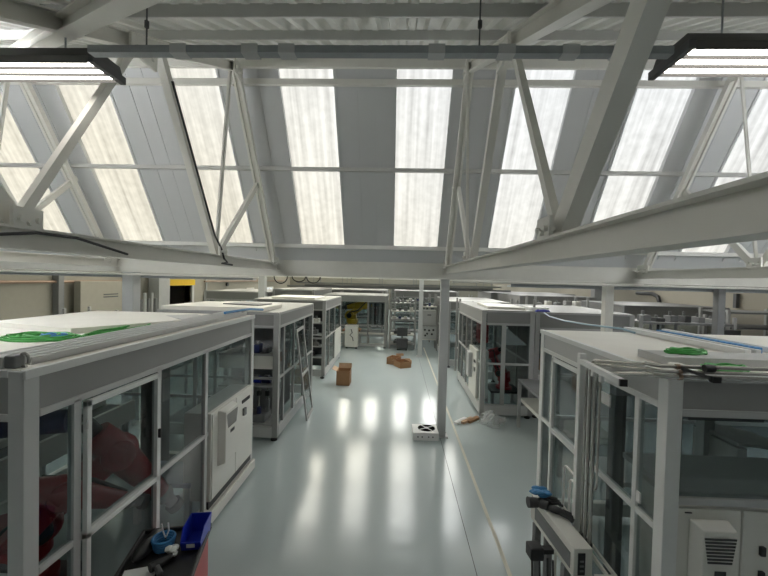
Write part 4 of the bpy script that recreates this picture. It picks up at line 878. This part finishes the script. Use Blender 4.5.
# bay attached at the side of the second right cell
c = cell_frame('open sided cell joined to the second right cell, behind the pale cell', 3.06, 5.2, 8.5, 11.4, 2.36, GR, base=0.2, roof='panel2', alu='alu2', basem='rpanel')
face(c, 'x', 8.5, -1, [3.13, 3.95, 5.13], [0.27, 1.0, 2.0, 2.345], lambda i, j: 'panel' if j == 2 else ('glass' if j == 1 else 'open'), pw=0.05, alu='alu2', panel='panel2')
face(c, 'y', 5.2, 1, frange(8.57, 11.33, 3), [0.27, 1.0, 2.0, 2.345], lambda i, j: 'panel' if j == 2 else 'glass', pw=0.05, alu='alu2', panel='panel2')
plain_table('cream topped bench inside the open sided cell behind the pale cell', 3.2, 4.4, 8.7, 9.4, 0.95, 'cabinet')
carton_piece('brown carton on the bench of the open sided cell', 3.55, 9.0, 0.3, 0.3, 0.25, 0.1, 'carton'); bpy.data.objects[[o.name for o in bpy.data.objects if o.get('label', '').startswith('brown carton on the bench')][0]].location.z = 0.95
tag(MB().tube([(3.15, 8.25, 2.37), (3.12, 7.9, 2.33), (3.05, 7.0, 2.33), (2.95, 6.0, 2.38), (2.9, 5.0, 2.44), (2.88, 4.7, 2.43)], 0.013).build('air_hose', 'hose', loc=(3.05, 7, 2.3), smooth=True), 'pale blue hose strung from second right cell to the pale cell', 'hose')
coil('hose_bundle', 'blue hose bundle at the roof edge of the open sided cell', 3.25, 8.62, 0.16, 0.08, 2.37, 'blue', 4, 12, None)
k = thing('hose_tray', 'white tray of fittings on the roof of second right cell', 'tray', (2.95, 9.3, 2.39)); MB().box(3.1, 3.5, 8.9, 9.5, 2.372, 2.44).build('tray', 'paper', k, bevel=0.01); MB().cyl((3.2, 9.0, 2.44), (3.2, 9.0, 2.62), 0.03).build('fitting', 'alu2', k)
# step of low units between the second right cell and the pale cell
k = thing('roller_bench', 'low grey framed bench between second right cell and pale cell', 'bench', (2.95, 6.9, 0))
MB().box(2.55, 3.5, 5.9, 8.0, 0.95, 1.0).build('table_top', 'midg', k, bevel=0.004); MB().box(2.6, 3.45, 5.95, 7.95, 0.55, 0.62).build('lower_shelf', 'cabinet', k)
for x in (2.58, 3.47):
    for y in (5.95, 7.95): MB().box(x-0.03, x+0.03, y-0.03, y+0.03, 0, 0.95).build('leg', 'alu2', k)

# ---- right third cell beyond the column
X0, X1, Y0, Y1 = 1.75, 3.9, 13.2, 17.0
c = cell_frame('third right cell seen just beyond the aisle column', X0, X1, Y0, Y1, 2.3, GR, base=0.2, alu='alu2', roof='roof2', basem='rpanel')
zs = [0.27, 1.2, 2.0, 2.29]
face(c, 'y', X0, -1, frange(Y0+0.07, Y1-0.07, 4), zs, lambda i, j: 'panel' if j == 2 else 'glass', pw=0.06, alu='alu2', panel='panel2')
face(c, 'x', Y0, -1, [X0+0.07, 2.8, X1-0.07], zs, lambda i, j: 'panel' if j == 2 else 'glass', pw=0.06, alu='alu2', panel='panel2')
k = thing('press_unit', 'grey press unit inside third right cell', 'press', (2.8, 15, 0)); MB().box(2.4, 3.3, 14.3, 15.4, 0, 1.1).build('bed', 'midg', k, bevel=0.01); MB().box(2.5, 3.2, 14.9, 15.4, 1.1, 1.9).build('head', 'darkg', k, bevel=0.01)

# ================================================================== FAR END
# far cell with the yellow robot
X0, X1, Y0, Y1 = -3.3, -0.45, 16.5, 19.5
c = cell_frame('far cell across the aisle end with yellow robot inside', X0, X1, Y0, Y1, 2.28, GF, base=0.12, alu='alu2', roof='roof2', basem='rpanel')
zs = [0.19, 1.0, 2.03, 2.27]
face(c, 'x', Y0, -1, [X0+0.07, -2.55, -1.27, X1-0.07], zs, lambda i, j: 'panel' if j == 2 else ('open' if j == 0 else 'glass'), pw=0.06, panel='panel', alu='alu2')
face(c, 'y', X1, 1, frange(Y0+0.07, Y1-0.07, 3), zs, lambda i, j: 'panel' if j == 2 else 'glass', pw=0.06, alu='alu2', panel='panel2')
plain_table('orange brown stand under the yellow robot in the far cell', -2.45, -1.65, 17.0, 17.7, 0.7, 'orange', name='robot_stand')
robot('yellow robot folded low in the far cell', (-2.05, 17.35, 0.70), 3.2, 'yellow', 1.35, None, (-0.95, 1.0))
k = thing('control_cabinet', 'white control cabinet with dark scribble below the yellow robot', 'cabinet', (-1.95, 16.4, 0))
MB().box(-2.22, -1.66, 16.15, 16.48, 0.08, 1.0).build('body', 'cabinet', k, bevel=0.01); MB().tube([(-1.95, 16.14, 0.85), (-1.9, 16.14, 0.7), (-2.0, 16.14, 0.6), (-1.88, 16.14, 0.5), (-1.85, 16.14, 0.35)], 0.02).build('cable_drop', 'darkg', k)
for x in (-2.15, -1.73): MB().cyl((x, 16.3, 0), (x, 16.3, 0.08), 0.04).build('foot', 'dark', k)
k = thing('hose_rack', 'rack of grey hanging hoses in the far cell', 'hose rack', (-0.85, 17, 0))
MB().bar((-1.25, 17, 1.95), (-0.48, 17, 1.95), 0.05, 0.05).build('cross_bar', 'alu2', k)
for i in range(7): MB().cyl((-1.2+0.11*i, 17, 0.85+0.05*(i % 3)), (-1.2+0.11*i, 17, 1.93), 0.045).build('hose', ('midg', 'column', 'darkg')[i % 3], k, smooth=True)
for x in (-1.25, -0.48): MB().box(x-0.025, x+0.025, 16.97, 17.03, 0, 1.95).build('post', 'alu2', k)
plain_table('pale topped bench along the front of the far cell', -3.2, -0.5, 16.6, 16.95, 0.62, 'cabinet')
# racks right of it
def rack(lab, x0, x1, y0, y1, h, zsn, tops, group='open racks at the far end', name='parts_rack'):
    k = thing(name, lab, 'rack', ((x0+x1)/2, (y0+y1)/2, 0), group)
    for x in (x0, x1):
        for y in (y0, y1): MB().box(x-0.03, x+0.03, y-0.03, y+0.03, 0, h).build('post', 'alu2', k)
    for i, z in enumerate(zsn): MB().box(x0+0.03, x1-0.03, y0-0.02, y1+0.02, z-0.04, z).build('shelf', tops[i % len(tops)], k)
    return k
def clutter(x0, x1, y, z, n, seed, where, group):
    random.seed(seed); step = (x1-x0)/n
    names = [('grey', 'midg'), ('dark', 'darkg'), ('white', 'cabinet'), ('steel', 'alu2'), ('navy', 'navy')]
    ords = ['first', 'second', 'third', 'fourth', 'fifth', 'sixth']
    for i in range(n):
        cl, m = names[random.randrange(5)]; x = x0 + step*(i+0.5); w = step*random.uniform(0.4, 0.75); h = random.uniform(0.12, 0.28)
        k = thing('fixture_block', '%s fixture, %s from left, %s' % (cl, ords[i], where), 'fixture', (x, y, z), group)
        MB().box(x-w/2, x+w/2, y-0.12, y+0.12, z, z+h*0.6).build('body', m, k, bevel=0.01)
        MB().cyl((x-w*0.15, y, z+h*0.6), (x-w*0.15, y, z+h), w*0.18, n=10).build('top_fitting', 'midg', k)
rack('open rack of fixtures beside the far cell, before the far column', -0.3, 0.8, 16.6, 17.3, 2.2, (0.2, 0.62, 1.3, 1.65, 2.0), ('alu2', 'cabinet'))
for z, n, sd, wh in ((0.2, 2, 21, 'lowest shelf of rack by far column'), (0.62, 2, 22, 'second shelf of rack by far column'), (1.3, 4, 23, 'middle shelf of rack by far column'), (1.65, 4, 24, 'upper shelf of rack by far column'), (2.0, 5, 25, 'top shelf of rack by far column')):
    clutter(-0.25, 0.75, 16.85, z, n, sd, wh, 'fixtures on the far racks')
rack('open rack behind the aisle column with the grey steel box', 1.05, 1.72, 16.3, 17.0, 2.15, (0.5, 1.1, 1.9), ('cabinet', 'alu2'))
k = thing('steel_box', 'large grey steel box on the rack behind the aisle column', 'box', (1.38, 16.6, 1.1)); MB().box(1.1, 1.67, 16.35, 16.9, 1.1, 1.72).build('body', 'rpanel', k, bevel=0.01); MB().box(1.3, 1.46, 16.34, 16.35, 1.5, 1.56).build('handle', 'midg', k)
k = thing('hole_plate', 'grey machine plate with dark holes below the steel box', 'machine plate', (1.38, 16.4, 0.5)); MB().box(1.08, 1.68, 16.25, 16.32, 0.5, 1.04).build('plate', 'column', k)
for i, (x, z) in enumerate(((1.2, 0.9), (1.3, 0.74), (1.38, 0.88), (1.5, 0.72), (1.56, 0.9), (1.22, 0.66))): MB().cyl((x, 16.25, z), (x, 16.24, z), 0.045, n=12).build('hole_ring', 'dark', k)
clutter(1.1, 1.7, 16.6, 1.9, 3, 26, 'top shelf of rack behind aisle column', 'fixtures on the far racks')
k = thing('monitor_cart', 'dark monitor cart under the far rack', 'cart', (0.4, 16.2, 0)); MB().box(0.0, 0.48, 16.1, 16.5, 0.1, 0.5).build('body', 'darkg', k, bevel=0.01); MB().box(0.02, 0.46, 16.09, 16.11, 0.62, 0.98).build('screen', 'darkg', k); MB().box(0.2, 0.28, 16.25, 16.33, 0.5, 0.98).build('stem', 'midg', k)
for x in (0.05, 0.43): MB().cyl((x-0.02, 16.2, 0.05), (x+0.02, 16.2, 0.05), 0.05).build('wheel', 'dark', k)
# rows of further cells down the hall
def far_cell(lab, x0, x1, y0, y1, h, nx=3, ny=3, roof='panel2', top='panel2', al='alu2'):
    c = cell_frame(lab, x0, x1, y0, y1, h, GF, alu=al, roof=roof, base=0.15, basem='rpanel')
    z = [0.22, 1.1, h-0.35, h-0.02]
    face(c, 'x', y0, -1, frange(x0+0.07, x1-0.07, nx), z, lambda i, j: 'panel' if j == 2 else 'glass', pw=0.06, alu=al, panel=top)
    face(c, 'y', x1 if x0 < 0 else x0, 1 if x0 < 0 else -1, frange(y0+0.07, y1-0.07, ny), z, lambda i, j: 'panel' if j == 2 else 'glass', pw=0.06, alu=al, panel=top)
    return c
far_cell('grey cell behind the yellow robot cell, under the pale end wall', -4.5, -0.6, 21.0, 24.0, 2.4, 5)
far_cell('grey cell farther down behind the far racks, left of the column line', -0.2, 3.4, 21.5, 24.5, 2.4, 4)
far_cell('last low cell before the pale end wall, behind third left cell', -6.0, -1.5, 28.0, 31.0, 2.45, 5)
far_cell('last low cell before the pale end wall, behind the racks', -0.5, 4.5, 28.0, 31.0, 2.45, 5)
far_cell('left row cell behind the third left cell roof', -5.2, -3.45, 15.6, 19.8, 2.5, 3)
far_cell('grey cell between third left cell and the side windows', -8.2, -5.5, 15.8, 19.5, 2.35, 3)
far_cell('dark framed cell right of third right cell', 4.3, 7.0, 13.5, 16.5, 2.55, 4, 3, 'darkg', 'panel2', 'midg')
far_cell('dark framed cell against the block wall behind the pale cell', 6.2, 9.0, 10.6, 13.2, 2.45, 4, 3, 'darkg', 'panel2', 'midg')
far_cell('long low cell at the far right end under the cable tray', 4.5, 8.5, 18.5, 21.5, 2.5, 5, 3, 'darkg', 'panel2', 'midg')
rack('tall rack of fixtures on the far side of the open sided cell', 5.4, 7.4, 8.6, 9.4, 2.35, (0.6, 1.2, 1.75, 2.2), ('darkg', 'midg'))
clutter(5.5, 7.3, 8.9, 2.2, 6, 31, 'top shelf of rack beyond open sided cell', 'fixtures on the right rack')
clutter(5.5, 7.3, 8.9, 1.75, 6, 32, 'second shelf of rack beyond open sided cell', 'fixtures on the right rack')
rack('tall open rack standing right behind the third right cell corner', 2.0, 3.8, 12.2, 12.8, 2.45, (0.8, 1.6, 2.1), ('alu2', 'midg'))
clutter(2.05, 3.75, 12.4, 2.1, 6, 33, 'upper shelf of rack before third right cell', 'fixtures on the right rack')
plain_table('dark bench by the beige block wall beyond the pale cell', 6.6, 9.2, 7.9, 8.7, 1.75, 'dark', 'darkg', name='wall_bench')
k = thing('black_monitor', 'black monitor on the dark bench by the block wall', 'monitor', (6.9, 8.2, 1.75)); MB().box(6.75, 7.15, 8.15, 8.2, 1.83, 2.12).build('screen', 'dark', k); MB().box(6.92, 6.98, 8.17, 8.23, 1.75, 1.85).build('stand', 'dark', k)
for (x0, x1, y, z, l) in ((-4.5, 4.5, 18.2, 2.62, 'long cable tray hung over the far racks and yellow robot cell'), (-6, 6, 20.4, 2.5, 'cable tray farther down the hall behind the far racks'), (-7, 7, 26.0, 2.62, 'last cable tray before the pale end wall')):
    k = thing('cable_tray', l, 'cable tray', ((x0+x1)/2, y, z), 'cable trays over the far cells')
    MB().box(x0, x1, y, y+0.3, z, z+0.02).box(x0, x1, y, y+0.015, z, z+0.09).build('tray', 'midg', k)
    n = 6
    for i in range(n): MB().box(x0+(x1-x0)*(i+0.5)/n-0.015, x0+(x1-x0)*(i+0.5)/n+0.015, y+0.1, y+0.13, z+0.02, low((y+0.115) % PER)).build('hanger_rod', 'midg', k)
for i, (x0, x1, y) in enumerate(((-0.3, 1.6, 18.6), (-3.0, -0.8, 20.0), (1.9, 3.6, 18.6), (0.4, 2.4, 25.2), (-3.8, -1.6, 25.2))):
    rack('open rack in the distance, %s' % ('straight behind the rack by the far column', 'behind the yellow robot cell', 'behind third right cell', 'second row behind the far racks', 'second row behind the yellow robot cell')[i], x0, x1, y, y+0.7, 2.35, (0.5, 1.0, 1.5, 2.0), ('midg', 'darkg', 'alu2'))
    clutter(x0+0.05, x1-0.05, y+0.3, 2.0, 5, 50+i, ('rack straight behind far column rack', 'rack behind yellow robot cell', 'rack behind third right cell', 'distant rack behind the far racks', 'distant rack behind the yellow robot')[i], 'fixtures on the distant racks')
rack('dark tall frame with pipes beyond the open sided cell roof', 4.3, 5.9, 12.0, 12.8, 2.6, (0.8, 1.5, 2.3), ('darkg', 'midg'), 'racks by the block wall')
rack('dark shelf frame by the block wall beyond the pale cell', 7.6, 9.2, 9.0, 9.8, 2.5, (0.7, 1.5, 2.1, 2.45), ('darkg', 'midg'), 'racks by the block wall')
clutter(4.35, 5.85, 12.3, 2.3, 5, 61, 'dark frame beyond the open sided cell', 'fixtures on the dark frames')
# overhead rails above the left background
rack('grey steel rack by the cream wall behind the wide grey column', -8.6, -7.2, 9.5, 10.3, 2.05, (0.6, 1.2, 1.8), ('alu2', 'midg'), 'racks by the cream wall')

# ================================================================== TOOL TROLLEY
k = thing('tool_trolley', 'tool trolley with black tray top and red side in the lower left foreground', 'trolley', (-1.67, 2.66, 0), None, math.radians(14))
MB().box(-0.24, 0.24, -0.42, 0.36, 0.12, 0.88).build('body', 'bred', k, bevel=0.01)
mb = MB(); mb.box(-0.26, 0.26, -0.44, 0.38, 0.88, 0.90); 
for a in ((-0.26, -0.235, -0.44, 0.38), (0.235, 0.26, -0.44, 0.38), (-0.26, 0.26, 0.355, 0.38), (-0.26, 0.26, -0.44, -0.415)): mb.box(a[0], a[1], a[2], a[3], 0.90, 0.93)
mb.build('tray_top', 'dark', k, bevel=0.006)
for z in (0.3, 0.5, 0.7): MB().box(-0.2, 0.2, 0.36, 0.372, z-0.08, z+0.08).build('drawer', 'bred', k)
for x in (-0.2, 0.2):
    for y in (-0.36, 0.3): MB().cyl((x-0.02, y, 0.06), (x+0.02, y, 0.06), 0.06).build('wheel', 'dark', k, smooth=True)
tz = 0.901
b = thing('parts_bin', 'deep blue plastic parts bin on the trolley corner', 'bin', (-1.545, 2.91, tz), None, math.radians(10))
mb = MB(); w, d, h = 0.072, 0.11, 0.15
mb.prism([(-w, -d, 0), (w, -d, 0), (w, d, 0), (-w, d, 0)], (0, 0, 0.006))
for sx in (-1, 1): mb.prism([(sx*w, -d, 0), (sx*w, d, 0), (sx*w*1.1, d*1.1, h), (sx*w*1.1, -d*0.6, h), (sx*w, -d*1.2, h*0.5)], (-sx*0.006, 0, 0))
mb.prism([(-w, d, 0), (w, d, 0), (w*1.1, d*1.1, h), (-w*1.1, d*1.1, h)], (0, -0.006, 0)); mb.prism([(-w, -d, 0), (w, -d, 0), (w, -d*1.2, h*0.5), (-w, -d*1.2, h*0.5)], (0, 0.006, 0))
mb.build('body', 'blue', b); MB().box(-0.03, 0.03, -d*1.16, -d*1.12, 0.03, 0.06).build('label_strip', 'paper', b)
mb = MB(); random.seed(2)
for i in range(5): mb.tube(arc((-1.74, 2.80), 0.06+0.004*i, 0.3*i, 0.3*i+6.2, 18, tz+0.015+0.018*i), 0.010, 6)
tag(mb.build('hose_coil', 'lblue', loc=(-1.74, 2.80, tz), smooth=True), 'light blue hose coil on the trolley top beside the bin', 'hose coil')
k = thing('snips', 'pair of white handled snips standing in the blue hose coil', 'snips', (-1.76, 2.86, tz), None, 0.4); MB().tube([(0, 0, 0.04), (-0.02, 0, 0.1), (-0.03, 0, 0.16)], 0.006).build('handle', 'paper', k); MB().tube([(0, 0, 0.04), (0.02, 0, 0.1), (0.015, 0, 0.16)], 0.006).build('handle', 'paper', k); MB().bar((0, 0, 0.0), (0, 0, 0.05), 0.01, 0.014).build('blade', 'steelp', k)
mb = MB(); random.seed(9)
for i in range(9): mb.ball((-1.63+random.uniform(-0.03, 0.03), 2.75+random.uniform(-0.05, 0.05), tz+0.02+0.006*i), 0.028, 0.03, 0.02, 8, 6)
tag(mb.build('crumpled_wrap', 'paper', loc=(-1.63, 2.75, tz), smooth=True), 'crumpled clear white wrapping next to the blue bin', 'wrapping')
k = thing('cordless_tool', 'black cordless tool lying on the trolley near the wrapping', 'tool', (-1.65, 2.62, tz), None, 1.0); MB().cyl((-0.07, 0, 0.035), (0.08, 0, 0.035), 0.032, 0.025).build('body', 'dark', k, smooth=True); MB().bar((-0.03, 0, 0.03), (-0.05, -0.11, 0.025), 0.035, 0.04).build('handle', 'darkg', k, bevel=0.008)
o = tag(MB().box(-0.105, 0.105, -0.08, 0.08, 0, 0.003).build('paper_sheet', 'paper'), 'white paper sheet on the trolley at the bottom edge', 'paper'); o.location = (-1.75, 2.53, tz); o.rotation_euler = (0, 0, 0.35)
tag(MB().ball((-1.845, 2.74, tz+0.04), 0.05, 0.13, 0.05).ball((-1.86, 2.86, tz+0.04), 0.045, 0.1, 0.045).build('black_bag', 'dark', loc=(-1.85, 2.78, tz), smooth=True), 'black cloth bag on the trolley beside the cell', 'bag')
